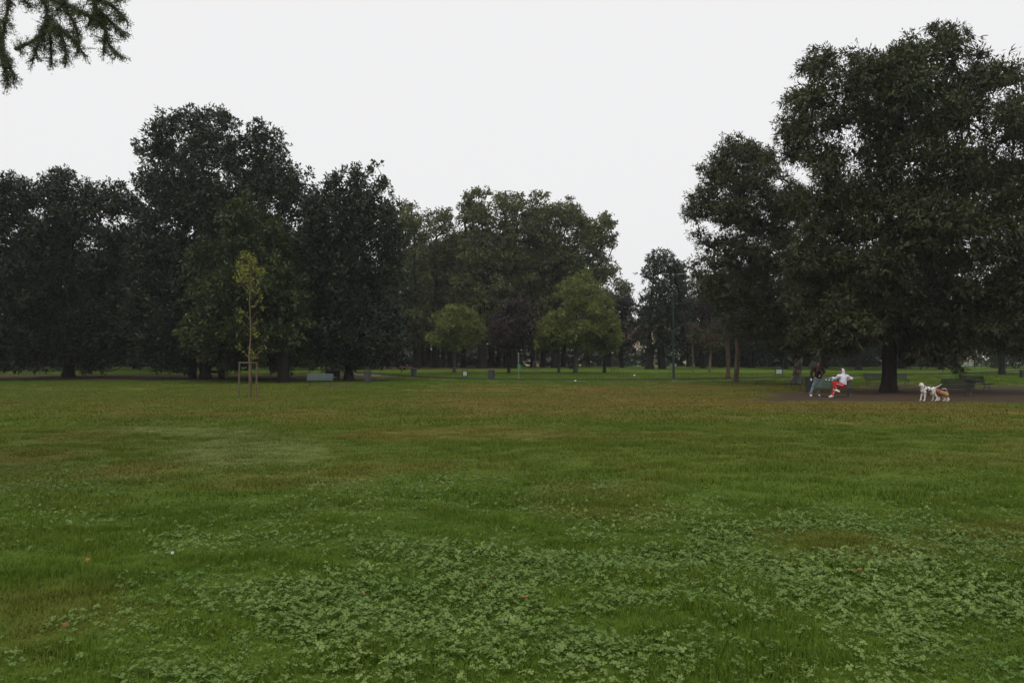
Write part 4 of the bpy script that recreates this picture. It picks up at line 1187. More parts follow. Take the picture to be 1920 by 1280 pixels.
# ------------------------------------------------------------------ staked saplings
def stakes(label, pxs, py_base, py_top, third=True):
    Y = depth_on_ground(sum(pxs) / 2, py_base); a, b = on_ground(pxs[0], Y), on_ground(pxs[1], Y)
    c = (a + b) / 2; root = empty('stake_frame', c); tag(root, label, 'stakes', 'tree stake frames')
    h = at(pxs[0], py_top, Y).z - c.z; hw = (b.x - a.x) / 2
    spots = [(-hw, 0), (hw, 0)] + ([(0.0, hw * 1.1)] if third else [])
    for (x, y) in spots:
        MB().tube([(x * 1.04, y * 1.04, -.2), (x, y, h - .02)], [.042, .038], 8).build('post', M_STAKE, root)
    for i in range(len(spots)):
        if len(spots) == 2 and i: break
        s, t = Vector((*spots[i], h)), Vector((*spots[(i + 1) % len(spots)], h)); d = (t - s).normalized() * .05
        MB().tube([s - d, t + d], .035, 8).build('rail', M_STAKE, root)
    return root, c, Y, h
fr, c0, Ys, hs_ = stakes('wooden stakes with crossbar around the yellow leaved sapling', (449, 481), 746, 680)
_, c1, Y1, _ = stakes('pale wooden stakes around a thin sapling in the middle distance', (1000, 1010.5), 705.5, 678.5)
_, c2, Y2, _ = stakes('faint pale stakes right of the egg shaped tree', (1147, 1158), 697, 672)

def sapling(name, label, px, Y, axis_px, sprays, seed, leaf=.10, r0=.05):
    """thin young tree: stem through the given photo points, leaf sprays (px, py, radius px, leaves)"""
    r = np.random.RandomState(seed); base = on_ground(px, Y); root = empty(name, base); tag(root, label, 'sapling')
    B = np.array(base); ln = [np.array(at(a, b, Y)) - B for a, b in axis_px]
    ln[0] = np.array([0, 0, -.1]); ln = smooth_line(ln, 4); n = len(ln)
    segs = [(ln[k], ln[k + 1], r0 * (1 - .8 * k / n), r0 * (1 - .8 * (k + 1) / n)) for k in range(n - 1)]
    segs[0] = (segs[0][0], segs[0][1], r0 * 1.5, segs[0][3])
    P = []; D = []
    for (a, b, rad, m) in sprays:
        c = np.array(at(a, b, Y)) - B; c[1] += r.normal(0, rad / F * Y * .8); R_ = rad / F * Y
        k = int(np.argmin(np.linalg.norm(ln - (c - np.array([0, 0, .12 + .8 * abs(c[0] - ln[0][0])])), axis=1)))
        segs.append((ln[k], c, .012, .004))
        for t in range(max(2, m // 12)):
            e = c + r.normal(0, R_ * .55, 3); segs.append((ln[k] * .3 + c * .7, e, .006, .002))
        dd = unit(r.normal(0, 1, (m, 3))); P.append(c + dd * R_ * (r.rand(m) ** .5)[:, None]); D.append(unit(dd + r.normal(0, .6, (m, 3)) + np.array([0, 0, -.2])))
    P = np.concatenate(P); D = np.concatenate(D); m = len(P)
    V, Q = leaf_quads(P, D, unit(r.normal(0, .6, (m, 3)) + np.array([0, 0, 1.])), leaf * (.6 + .8 * r.rand(m)), leaf * .6 * (.6 + .7 * r.rand(m)))
    link('crown', np_mesh('crown', V, Q, {'rnd': r.rand(m), 'tuft': r.rand(m)}), L_YELLOW, root)
    link('trunk', limb_mesh('trunk', segs, 7), B_YOUNG, root)
    return root
rng = random.Random(3)
spr = [(467 + rng.gauss(0, 12.5), 507 + rng.gauss(0, 14), 8, 20) for _ in range(19)] + [(472, 482, 7, 40), (447, 495, 6, 30), (453, 510, 8, 40), (490, 508, 7, 40), (468, 530, 9, 30), (470, 545, 6, 18), (487, 527, 5, 16),
       (484, 545, 5, 22), (490, 556, 3, 8), (486, 563, 4, 10), (476, 574, 3, 8), (492, 577, 3, 8), (452, 583, 4, 14), (459, 587, 3, 8), (449, 597, 5, 16), (481, 603, 4, 14), (490, 600, 3, 6),
       (476, 617, 3, 8), (484, 624, 6, 26), (478, 628, 4, 12), (446, 650, 5, 16), (456, 658, 2, 4), (474, 660, 4, 14), (495, 652, 4, 12), (488, 650, 3, 6), (480, 668, 5, 18), (473, 670, 4, 12), (468, 560, 3, 6)]
sapling('sapling', 'tall thin sapling with yellow green leaves held by wooden stakes', 468.5, Ys + .02, [(468.5, 746), (468, 690), (467, 665), (470, 630), (469, 590), (468, 560), (471, 540), (470, 500)], spr, 5)
sapling('sapling', 'spindly bare sapling between pale stakes in the middle distance', 1005, Y1 + .05, [(1005, 705), (1005, 680), (1004.5, 655), (1005, 636)], [(1004, 640, 4, 30), (1007, 648, 4, 20), (1003, 652, 3, 16)], 6, leaf=.14, r0=.035)

# ------------------------------------------------------------------ litter and fallen leaves
def leaf_mesh(seed):
    r = random.Random(seed); V = []; n = 12
    for k in range(n):
        a = 2 * math.pi * k / n; rr = (.032 if k % 2 else .047) * (.8 + .4 * r.random())
        V.append((rr * math.cos(a) * 1.25, rr * math.sin(a), .012 * math.sin(2 * a + seed) + .008 * r.random()))
    V.append((0, 0, .012)); V += [(-.055, 0, .006), (-.10, .012, .012), (-.10, .008, .012)]
    return V, [(k, (k + 1) % n, n) for k in range(n)] + [(n + 1, n + 2, n + 3)]
M_FALLEN = [solid('fallen_leaf_rust', (.26, .08, .03), (.15, .05, .022), rough=.7, scale=30), solid('fallen_leaf_brown', (.20, .12, .06), (.12, .07, .04), rough=.8, scale=30), solid('fallen_leaf_orange', (.36, .15, .04), (.24, .09, .03), rough=.7, scale=30)]
for i, (px, py, mi, tilt, lab) in enumerate([
        (1612, 1083, 0, 1.1, 'rust red leaf standing upright in the clover on the right'),
        (925, 1094, 0, .5, 'small rust leaf in the clover near the middle'),
        (985, 1133, 2, .2, 'orange leaf in the clover just right of the middle'),
        (680, 1126, 1, .1, 'flat brown leaf on the clover left of the middle'),
        (1460, 962, 1, .3, 'brown leaf on the grass above the right clover'),
        (1036, 962, 2, .3, 'orange speck of a leaf on the grass above the central clover'),
        (57, 976, 2, .2, 'orange leaf at the far left beside the clover strip'),
        (165, 1061, 2, .6, 'small orange leaf low on the left grass'),
        (120, 1187, 0, .4, 'long rust leaf in the lower left corner'),
        (518, 1029, 1, .4, 'curled brown leaf on the bare grass left of the middle'),
        (1683, 902, 1, .5, 'dark brown leaf far up the right lawn')]):
    Y = depth_on_ground(px, py); q = at(px, py, Y)
    V, Fc = leaf_mesh(i); me = bpy.data.meshes.new('fallen_leaf'); me.from_pydata(V, [], Fc)
    o = link('fallen_leaf', me, M_FALLEN[mi]); o.location = (q.x, q.y, q.z + .055); o.scale = (.46, .46, .46); o.rotation_euler = (tilt, .1, i * 1.7); tag(o, lab, 'leaf', 'fallen leaves on the lawn')
for px, py, lab in ((1189.5, 704.5, 'white scrap of paper on the far lawn left of the lamp post'), (1079, 715, 'white scrap of paper on the grass below the egg shaped tree')):
    Y = depth_on_ground(px, py); q = at(px, py, Y); m = MB()
    m.add([(-.10, -.07, 0), (.09, -.08, .03), (.11, .07, .02), (-.08, .08, .05), (.02, 0, .09)], [(0, 1, 4), (1, 2, 4), (2, 3, 4), (3, 0, 4), (3, 2, 1, 0)])
    o = m.build('paper_scrap', M_PAPER); o.location = (q.x, q.y, q.z + .03); tag(o, lab, 'litter', 'paper litter')
q = at(323, 1053, depth_on_ground(323, 1053)); fl = empty('clover_flower', (q.x, q.y, float(gz(q.x, q.y)))); fl.scale = (.7, .7, .7); tag(fl, 'single round white clover flower on the left of the near lawn', 'flower')
m = MB()
for k in range(40):
    a = k * 2.4; z = -1 + 2 * (k + .5) / 40; rr = math.sqrt(1 - z * z); d = Vector((rr * math.cos(a), rr * math.sin(a), z))
    m.tube([d * .004, d * .016, d * .019], [.002, .0036, .001], 5)
for v in range(len(m.v)): m.v[v] = (m.v[v][0], m.v[v][1], m.v[v][2] + .10)
m.build('flower_head', M_PAPER, fl); MB().tube([(0, 0, 0), (.004, 0, .05), (0, 0, .09)], .0018, 5).build('stalk', MATS['clover_leaflet'], fl)

# ------------------------------------------------------------------ bodies: rounded volumes blended into one skin
def blend_mesh(name, prims, h, mats, parent, smooth_k=.02):
    """prims: (a, b, ra, rb, material index[, squash vector]) tapered rounded limbs melted together into one closed surface"""
    A = np.array([p[0] for p in prims], float); B = np.array([p[1] for p in prims], float)
    rm = max(max(p[2], p[3]) for p in prims) + 4 * h
    lo = np.minimum(A, B).min(0) - rm; hi = np.maximum(A, B).max(0) + rm
    nn = np.ceil((hi - lo) / h).astype(int) + 1
    Fd = np.full(nn, 1e3, np.float32); Lb = np.zeros(nn, np.int8); Db = np.full(nn, 1e3, np.float32)
    for p in prims:
        a, b, ra, rb, mi = np.array(p[0], float), np.array(p[1], float), p[2], p[3], p[4]
        k = p[5] if len(p) > 5 else smooth_k
        m = max(ra, rb) + max(4 * h, 3 * k)
        i0 = np.maximum(np.floor((np.minimum(a, b) - m - lo) / h).astype(int), 0); i1 = np.minimum(np.ceil((np.maximum(a, b) + m - lo) / h).astype(int) + 1, nn)
        sl = tuple(slice(u, v) for u, v in zip(i0, i1))
        G = np.stack(np.meshgrid(*[lo[d] + h * np.arange(i0[d], i1[d]) for d in range(3)], indexing='ij'), -1)
        ab = b - a; L2 = ab @ ab + 1e-9
        t = np.clip(((G - a) @ ab) / L2, 0, 1)
        q = G - a - t[..., None] * ab
        d = np.sqrt((q * q).sum(-1)) - (ra + (rb - ra) * t)
        f = Fd[sl]
        hh_ = np.clip(.5 + .5 * (f - d) / k, 0, 1)
        Fd[sl] = np.where(f > 100, d, f * (1 - hh_) + d * hh_ - k * hh_ * (1 - hh_))
        better = d < Db[sl]
        Db[sl] = np.where(better, d, Db[sl]); Lb[sl] = np.where(better, mi, Lb[sl])
    S = Fd < 0
    cn = nn - 1
    acc = np.zeros((*cn, 3), np.float32); cnt = np.zeros(cn, np.float32)
    corners = [(i, j, k) for i in (0, 1) for j in (0, 1) for k in (0, 1)]
    def sub(Ar, o): return Ar[o[0]:o[0] + cn[0], o[1]:o[1] + cn[1], o[2]:o[2] + cn[2]]
    for c in corners:
        for ax in range(3):
            if c[ax]: continue
            e = list(c); e[ax] = 1
            fa, fb = sub(Fd, c), sub(Fd, e); x = (fa < 0) != (fb < 0)
            t = np.where(x, fa / np.where(x, fa - fb, 1), 0)
            for d in range(3):
                acc[..., d] += np.where(x, c[d] + (t if d == ax else 0), 0)
            cnt += x
    act = cnt > 0
    vid = np.full(cn, -1, np.int64); vid[act] = np.arange(act.sum())
    idx = np.argwhere(act)
    V = lo + h * (idx + acc[act] / cnt[act][:, None])
    mi = Lb[:-1, :-1, :-1][act]
    quads = []
    for ax in range(3):
        o = [d for d in range(3) if d != ax]
        s0 = [slice(None)] * 3; s1 = [slice(None)] * 3; s0[ax] = slice(0, -1); s1[ax] = slice(1, None)
        a_, b_ = S[tuple(s0)], S[tuple(s1)]
        for flip, msk in ((False, a_ & ~b_), (True, ~a_ & b_)):
            I = np.argwhere(msk)
            I = I[(I[:, o[0]] > 0) & (I[:, o[1]] > 0) & (I[:, o[0]] < cn[o[0]]) & (I[:, o[1]] < cn[o[1]])]
            if not len(I): continue
            q = []
            for (u, v) in ((-1, -1), (0, -1), (0, 0), (-1, 0)):
                J = I.copy(); J[:, o[0]] += u; J[:, o[1]] += v; q.append(vid[J[:, 0], J[:, 1], J[:, 2]])
            q = np.stack(q, 1)
            if flip ^ (ax == 1): q = q[:, ::-1]
            quads.append(q)
    Q = np.concatenate(quads); Q = Q[(Q >= 0).all(1)]
    me = np_mesh(name, V, Q, smooth=True, matidx=mi[Q[:, 0]])
    for m in mats: me.materials.append(m)
    return link(name, me, None, parent)

def hand_prims(w, tip, up, mi, curl=.5, s=1.0):
    """palm, four bent fingers of unequal length and a thumb from the side of the palm"""
    w, tip, up = np.array(w, float), np.array(tip, float), np.array(up, float)
    d = unit(tip - w); sd_ = unit(np.cross(d, up)); up = np.cross(sd_, d)
    L = .185 * s; out = []
    k0 = w + d * L * .48
    for i in range(4):
        out.append((w + sd_ * (.010 * (i - 1.5)), k0 + sd_ * (.020 * (i - 1.5)), .017 * s, .0125 * s, mi, .012))
        fl_ = (.42, .5, .47, .36)[i] * L
        a = k0 + sd_ * (.0225 * (i - 1.5)); b = a + unit(d - up * curl * .5) * fl_ * .55; c = b + unit(d - up * curl * 1.6) * fl_ * .45
        out += [(a, b, .0095 * s, .009 * s, mi, .004), (b, c, .009 * s, .0075 * s, mi, .004)]
    th = w + d * L * .14 + sd_ * .026
    t2 = th + unit(d * .6 + sd_ * .75 - up * .2 * curl) * .05; t3 = t2 + unit(d + sd_ * .1 - up * .4 * curl) * .035
    out += [(th, t2, .0125 * s, .011 * s, mi, .006), (t2, t3, .0105 * s, .0085 * s, mi, .004)]
    return out

def head_prims(c, face, up, skin, eye, lip, neck):
    c, face, up = np.array(c, float), unit(np.array(face, float)), unit(np.array(up, float))
    sd_ = unit(np.cross(face, up)); up = np.cross(sd_, face)
    P = lambda f, s, u: c + face * f + sd_ * s + up * u
    out = [(P(-.012, 0, .035), P(.005, 0, .03), .083, .078, skin, .03), (P(.025, 0, -.02), P(.04, 0, -.065), .058, .040, skin, .03), (P(-.02, 0, 0), P(0, 0, -.03), .07, .06, skin, .03),
           (P(.075, 0, .012), P(.098, 0, -.018), .010, .014, skin, .008), (P(.070, -.018, -.055), P(.070, .018, -.055), .009, .009, lip, .004),
           (P(-.005, .076, .01), P(-.012, .082, -.02), .016, .011, skin, .006), (P(-.005, -.076, .01), P(-.012, -.082, -.02), .016, .011, skin, .006),
           (P(.07, -.045, .03), P(.07, .045, .03), .012, .012, skin, .012)]
    for s in (-.031, .031): out.append((P(.072, s, .012), P(.073, s, .012), .009, .009, eye, .002))
    out.append((P(-.015, 0, -.04), np.array(neck, float), .052, .058, skin, .03))
    return out

def limb(a, b, c, ra, rb, rc, mi, k=.03): return [(a, b, ra, rb, mi, k), (b, c, rb, rc, mi, k)]
def grow(pr, g, mi=None): return [(p[0], p[1], p[2] + g, p[3] + g, p[4] if mi is None else mi, *p[5:]) for p in pr]

def J(px, py, Y): return np.array(at(px, py, Y))

# --- person leaning on the end of the bench back
def standing():
    Y = 41.85
    root = empty('person', (at(1532, 742, Y).x, Y, 0.0)); tag(root, 'person in dark jacket and pale jeans leaning at the bench end with a cup', 'person')
    O = np.array(root.location)
    K = lambda px, py, y=Y: J(px, py, y) - O
    head = K(1533.8, 682.2); nk = K(1533.5, 688.5)
    shL, shR = K(1525.5, 689.3), K(1541.2, 690.0, Y - .02)
    ch, wa, pe = K(1533.3, 694), K(1534, 702), K(1534.5, 708)
    hL, hR = K(1531, 709.5), K(1538, 709.5, Y + .05)
    kL, kR = K(1525.6, 723.5, Y - .22), K(1537, 724.5, Y - .08)
    aL, aR = K(1520.3, 738.2, Y - .26), K(1534.5, 738.6, Y - .05)
    aL[2] = .085; aR[2] = .085
    eL, eR = K(1521.3, 699.5, Y - .05), K(1545.2, 697, Y - .05)
    wL, wR = K(1521.5, 708.5, Y - .22), K(1539.5, 703.2, Y - .2)
    tL, tR = wL + np.array([-.03, -.07, -.09]), wR + np.array([-.09, -.03, -.05])
    torso = [(nk - [0, 0, .04], ch, .075, .135, 0, .06), (ch, wa, .135, .115, 0, .05), (wa, pe, .12, .13, 0, .05), (shL, shR, .07, .07, 0, .05), (hL, hR, .10, .10, 0, .05)]
    legL, legR = limb(hL, kL, aL, .092, .062, .042, 0), limb(hR, kR, aR, .092, .062, .042, 0)
    armL, armR = limb(shL, eL, wL, .055, .042, .030, 0), limb(shR, eR, wR, .055, .042, .030, 0)
    feet = []
    toes = [(aL, np.array([-.05, -.20, -.05])), (aR, np.array([-.02, -.21, -.05]))]
    for a, d in toes: feet += [(a - [0, 0, .03], a + d * .5 - [0, 0, .01], .038, .036, 0, .02), (a + d * .5 - [0, 0, .01], a + d, .036, .026, 0, .02)]
    body = torso + legL + legR + armL + armR + feet + hand_prims(wL, tL, (0, -1, .3), 0, .9) + hand_prims(wR, tR, (0, -1, .2), 0, .6) + head_prims(head, (-.12, -1, -.08), (0, 0, 1), 0, 1, 2, nk)
    blend_mesh('body', body, .0088, [M_SKIN, M_EYE, M_LIP], root)
    hair = [(head + [0, .02, .055], head + [0, .0, .065], .092, .088, 0, .03), (head + [0, .05, .0], head + [0, .055, -.06], .075, .06, 0, .03), (head + [-.07, .02, .03], head + [-.066, .03, -.05], .03, .022, 0, .02), (head + [.07, .02, .03], head + [.066, .03, -.05], .03, .022, 0, .02), (head + [-.04, -.055, .085], head + [.04, -.055, .085], .03, .03, 0, .02)]
    blend_mesh('hair', hair, .010, [M_HAIR], root)
    jk = grow([torso[0], torso[1], torso[2], torso[3]], .034) + [(wa, pe - [0, 0, .0], .15, .165, 0, .05)] + grow(armL, .030) + grow(armR, .030) + [(nk + [-.075, .0, .0], nk + [.075, 0, .0], .045, .045, 0, .03), (nk + [0, .07, .02], nk + [0, .08, .0], .05, .05, 0, .03)]
    blend_mesh('jacket', jk, .012, [M_JACKET], root, .04)
    f = np.array([0, -.165, 0])
    shirt = [(ch + f * .55 + [s * .02, 0, .0], wa + f * .58 + [s * .035, 0, 0], .070, .078, 0, .03) for s in (-1, 1)] + [(wa + f * .58 + [s * .035, 0, 0], pe + f * .62 + [s * .04, 0, .02], .078, .08, 0, .03) for s in (-1, 1)]
    blend_mesh('shirt', shirt, .010, [M_BLACK], root)
    ln = [(nk + [s * .06, -.045, .015], ch + [s * .085, -.135, .0], .026, .026, 0, .02) for s in (-1, 1)] + [(ch + [s * .085, -.135, .0], wa + [s * .10, -.110, .04], .026, .020, 0, .02) for s in (-1, 1)]
    blend_mesh('lining', ln, .010, [M_LINING], root)
    jn = grow([(wa, pe, .10, .115, 0, .05), torso[4]], .016) + [(hL, kL, .112, .086, 0, .03), (kL, aL + [0, 0, .0], .086, .078, 0, .03), (hR, kR, .112, .086, 0, .03), (kR, aR, .086, .078, 0, .03)]
    jeans = blend_mesh('jeans', jn, .012, [M_JEANS], root)
    for (a, b, t) in ((hL, kL, .62), (hL, kL, .88), (kL, aL, .22)):
        c = a + (b - a) * t + np.array([0, -.082 - .012 * (1 - t), 0])
        blend_mesh('rip', [(c - [.022, 0, .003], c + [.022, 0, .003], .014, .014, 0, .01)], .006, [M_SKIN_LIGHT], jeans)
    for a, d in toes:
        s = blend_mesh('shoe', [(a + [0, .035, -.045], a + d * .6 + [0, 0, -.018], .047, .047, 0, .03), (a + d * .6 + [0, 0, -.018], a + d * 1.08 - [0, 0, .0], .047, .035, 0, .03), (a + [0, .02, -.05], a + [0, .0, .015], .048, .048, 0, .02)], .009, [M_SHOE], root)
        u = a + [0, .035, 0]; e = a + d * 1.1; u[2] = e[2] = .016
        blend_mesh('sole', [(u, e, .042, .034, 0, .01)], .008, [M_SOLE], s)
    return root, O + (wL + tL) / 2 + np.array([-.035, -.06, -.045])
person_a, cup_at = standing()
cup = empty('paper_cup', (cup_at[0], cup_at[1], cup_at[2] - .04)); tag(cup, 'white paper cup in the hand of the standing person', 'cup')
MB().lathe([(.026, 0), (.034, .09), (.036, .092), (.036, .097), (.031, .097), (.024, .006)], 14).build('cup_wall', M_PAPER, cup)
MB().lathe([(.037, .0975), (.037, .103), (.028, .108)], 14).build('cup_lid', M_SHOE, cup)

# --- person sitting on the bench, legs crossed, arms along the back
def sitting():
    Y = 40.72
    root = empty('person', (at(1578, 744, Y).x, Y, 0.0)); tag(root, 'person in white hooded top and red trousers sitting cross legged on the teal bench', 'person')
    O = np.array(root.location); K = lambda px, py, y=Y: J(px, py, y) - O
    head = K(1577.8, 696.3, Y + .02); nk = K(1580, 702.2, Y + .03)
    shL, shR = K(1572.8, 705.2, Y - .02), K(1588.2, 705.6, Y + .12)
    ch, wa, pe = K(1580.2, 709, Y + .04), K(1580.6, 716, Y), K(1581.5, 722.6, Y - .02)
    eL, wL = K(1566.5, 709.8, Y + .14), K(1561.5, 708.4, Y + .22); tL = wL + np.array([-.16, .03, .01])
    eR, wR = K(1596.6, 709.5, Y + .26), K(1592.2, 710.6, Y + .06); tR = wR + np.array([-.12, -.04, -.04])
    h1, h2 = K(1579.5, 723.5, Y - .06), K(1583, 723, Y - .02)
    k1, a1 = K(1566.5, 724.2, Y - .22), K(1560.6, 741.2, Y - .32); a1[2] = .09
    k2, a2 = K(1564.2, 718.2, Y - .28), K(1565.5, 729.2, Y - .40)
    d1, d2 = np.array([-.16, -.12, -.055]), np.array([.12, -.12, -.10])
    torso = [(nk - [0, 0, .03], ch, .07, .13, 0, .06), (ch, wa, .13, .12, 0, .05), (wa, pe, .12, .13, 0, .05), (shL, shR, .068, .068, 0, .05), (h1, h2, .10, .10, 0, .05)]
    l1, l2 = limb(h1, k1, a1, .09, .06, .04, 0), limb(h2, k2, a2, .09, .06, .04, 0)
    m1, m2 = limb(shL, eL, wL, .052, .04, .03, 0), limb(shR, eR, wR, .052, .04, .03, 0)
    feet = []
    for a, d in ((a1, d1), (a2, d2)): feet += [(a - [0, 0, .02], a + d, .037, .026, 0, .02)]
    face = (-.9, -.4, -.05)
    body = torso + l1 + l2 + m1 + m2 + feet + hand_prims(wL, tL, (0, -.3, 1), 0, .3) + hand_prims(wR, tR, (0, -.8, .5), 0, .7) + head_prims(head, face, (0, 0, 1), 0, 1, 2, nk)
    blend_mesh('body', body, .0088, [M_SKIN_LIGHT, M_EYE, M_LIP], root)
    fv = unit(np.array(face)); up = np.array([0, 0, 1.])
    hood = [(head - fv * .065 + up * .03, head - fv * .06 - up * .03, .108, .106, 0, .03), (head - fv * .07 - up * .06, nk - fv * .04, .10, .11, 0, .03), (head + fv * .0 + up * .075, head - fv * .06 + up * .075, .058, .07, 0, .03)]
    top = grow(torso[:2], .036) + [(wa, wa * .35 + pe * .65, .158, .155, 0, .05)] + grow([torso[3]], .03) + grow(m1, .026) + [(shR, eR, .083, .072, 0, .03), (eR, eR * .45 + wR * .55, .072, .064, 0, .03)] + hood
    blend_mesh('hooded_top', top, .012, [M_WHITE_CLOTH], root, .04)
    cap = [(head + fv * .035 + up * .065, head + fv * .01 + up * .075, .060, .062, 0, .03), (head + fv * .062 - up * .085, head + fv * .02 - up * .085, .026, .034, 0, .02)]
    blend_mesh('hair', cap, .009, [M_HAIR], root)
    blend_mesh('shirt_hem', [(wa * .35 + pe * .65 + [-.135, -.06, -.012], wa * .35 + pe * .65 + [-.06, -.135, -.03], .042, .042, 0, .03), (wa * .35 + pe * .65 + [-.06, -.135, -.03], wa * .35 + pe * .65 + [.05, -.14, -.035], .042, .036, 0, .03)], .010, [M_NAVY], root)
    tr = grow([torso[4]], .02) + [(pe, pe, .145, .145, 0, .04), (h1, k1, .112, .09, 0, .03), (k1, a1 + [0, 0, .02], .09, .062, 0, .03), (h2, k2, .112, .092, 0, .03), (k2, a2 + [0, 0, .02], .092, .064, 0, .03)]
    tro = blend_mesh('trousers', tr, .012, [M_RED], root)
    o2 = unit(np.cross(k2 - h2, np.array([0, 0, 1.]))); o2 = o2 if o2[1] < 0 else -o2
    blend_mesh('stripe', [(h2 + o2 * .103 - up * .02, k2 + o2 * .085 - up * .015, .017, .015, 0, .01)], .007, [M_WHITE_CLOTH], tro)
    blend_mesh('stripe', [(k1 + [.03, -.083, -.03], a1 + [.012, -.056, .05], .012, .010, 0, .01)], .007, [M_WHITE_CLOTH], tro)
    for a, d in ((a1, d1), (a2, d2)):
        s = blend_mesh('shoe', [(a - d * .22 - up * .035, a + d * .6 - up * .012, .047, .047, 0, .03), (a + d * .6 - up * .012, a + d * 1.25 + up * .008, .047, .036, 0, .03), (a - up * .04, a + up * .02, .047, .046, 0, .02)], .009, [M_SHOE], root)
        blend_mesh('sole', [(a - d * .2 - up * .066, a + d * 1.25 - up * .026, .020, .018, 0, .01)], .007, [M_SOLE], s)
    return root
sitting()

# ------------------------------------------------------------------ dogs
def dog_coat(name, base, spot, scale, thr, region=None):
    m, n, l = material(name)
    out = n.new('ShaderNodeOutputMaterial'); p = n.new('ShaderNodeBsdfPrincipled'); tc = n.new('ShaderNodeTexCoord')
    wz = N(n, 'ShaderNodeTexNoise', Scale=6.0); l.new(tc.outputs['Object'], wz.inputs['Vector'])
    vo = N(n, 'ShaderNodeTexVoronoi', Scale=scale, Randomness=1.0); l.new(tc.outputs['Object'], vo.inputs['Vector'])
    ad = N(n, 'ShaderNodeMath', operation='ADD'); l.new(vo.outputs['Distance'], ad.inputs[0])
    ml = N(n, 'ShaderNodeMath', operation='MULTIPLY'); ml.inputs[1].default_value = .35; l.new(wz.outputs[0], ml.inputs[0]); l.new(ml.outputs[0], ad.inputs[1])
    cr = n.new('ShaderNodeValToRGB'); cr.color_ramp.elements[0].position = thr; cr.color_ramp.elements[1].position = thr + .05
    l.new(ad.outputs[0], cr.inputs[0])
    l.new(mixc(n, l, cr.outputs[0], spot, base), p.inputs['Base Color']); p.inputs['Roughness'].default_value = .7
    l.new(p.outputs[0], out.inputs[0])
    return m
C_SPOT = dog_coat('spotted_coat', (.62, .58, .55), (.018, .017, .018), 12, .60)
C_WHITE = solid('white_coat', (.66, .61, .56), (.55, .49, .44), rough=.75, scale=15)
C_LEGSPOT = dog_coat('lightly_spotted_coat', (.64, .59, .55), (.03, .028, .028), 15, .47)
C_TAN = solid('tan_coat', (.34, .19, .075), (.26, .13, .05), rough=.75, scale=12)
C_BROWN = solid('red_brown_coat', (.27, .085, .03), (.18, .055, .022), rough=.75, scale=9)
C_NOSE = solid('nose_black', (.012, .011, .011), rough=.35)
C_COLLAR = solid('dark_collar', (.05, .02, .02), rough=.5)

def dog(label, ox, Y, P, legs, tail, coat, head_f, s=1.0, ears=None):
    root = empty('dog', (at(ox, 750, Y).x, Y, 0.0)); tag(root, label, 'dog', 'dogs by the benches')
    O = np.array(root.location); K = lambda q: J(q[0], q[1], Y + q[2]) - O
    pr = []
    for (a, b, ra, rb, mi) in P: pr.append((K(a), K(b), ra, rb, mi, .035))
    for (pts, rr, mis) in legs:
        q = [K(v) for v in pts]
        q[-1][2] = .028 * s
        for i in range(len(q) - 1): pr.append((q[i], q[i + 1], rr[i], rr[i + 1], mis[i], .025))
        f = unit(np.array([head_f[0], head_f[1], 0])) * .055 * s
        pr.append((q[-1], q[-1] + f + [0, 0, -.004], rr[-1] * 1.08, rr[-1] * .95, mis[-1], .015))
    t = [K(v) for v in tail]; n = len(t) - 1
    for i in range(n): pr.append((t[i], t[i + 1], .022 * (1 - .6 * i / n), .022 * (1 - .6 * (i + 1) / n), coat[1][min(i, len(coat[1]) - 1)], .015))
    return root, O, K, pr, coat[0]

D_Y = 36.35
root, O, K, pr, mats = dog('white dog with black spots standing on the bare earth, head turned to the camera', 1740, D_Y,
    [((1732.5, 729.5, .02), (1741, 729.8, .0), .125, .118, 0), ((1741, 729.8, .0), (1748.3, 729.5, -.14), .112, .10, 0), ((1731.5, 731.5, .03), (1733, 727.6, .02), .115, .095, 0),
     ((1731.5, 728, .03), (1728.2, 723, .06), .085, .062, 0), ((1748.3, 728.8, -.14), (1750.6, 729.6, -.16), .105, .098, 0), ((1731, 733.5, .02), (1739, 733.0, .02), .09, .075, 2)],
    [([(1730.8, 734, .10), (1728.8, 739.6, .10), (1727.2, 745.2, .09), (1726.4, 750, .08)], [.062, .042, .030, .026], [2, 2, 2]),
     ([(1733.8, 735, -.05), (1734.4, 740.2, -.05), (1733.9, 745.4, -.06), (1733.4, 750, -.07)], [.062, .042, .030, .026], [2, 2, 2]),
     ([(1747, 730.5, -.04), (1746.4, 737.4, -.02), (1750.2, 743.6, .02), (1748.8, 749.5, .02)], [.082, .058, .030, .026], [1, 1, 1]),
     ([(1750.2, 730.5, -.24), (1751.4, 737.8, -.26), (1757.4, 744.4, -.26), (1755.8, 751, -.27)], [.085, .060, .031, .027], [2, 2, 2])],
    [(1750.8, 726.8, -.16), (1754.5, 726.2, -.16), (1759.5, 724.0, -.16), (1763, 721.8, -.16), (1766, 719.4, -.16)], ([C_SPOT, C_WHITE, C_LEGSPOT, C_NOSE, C_COLLAR, M_EYE], [1, 1, 1, 1]), (-1, -.25))
hc = K((1727.8, 720.6, .06)); fv = unit(np.array([-.25, -1, -.28])); sv = unit(np.cross(fv, [0, 0, 1.])); uv = np.cross(sv, fv)
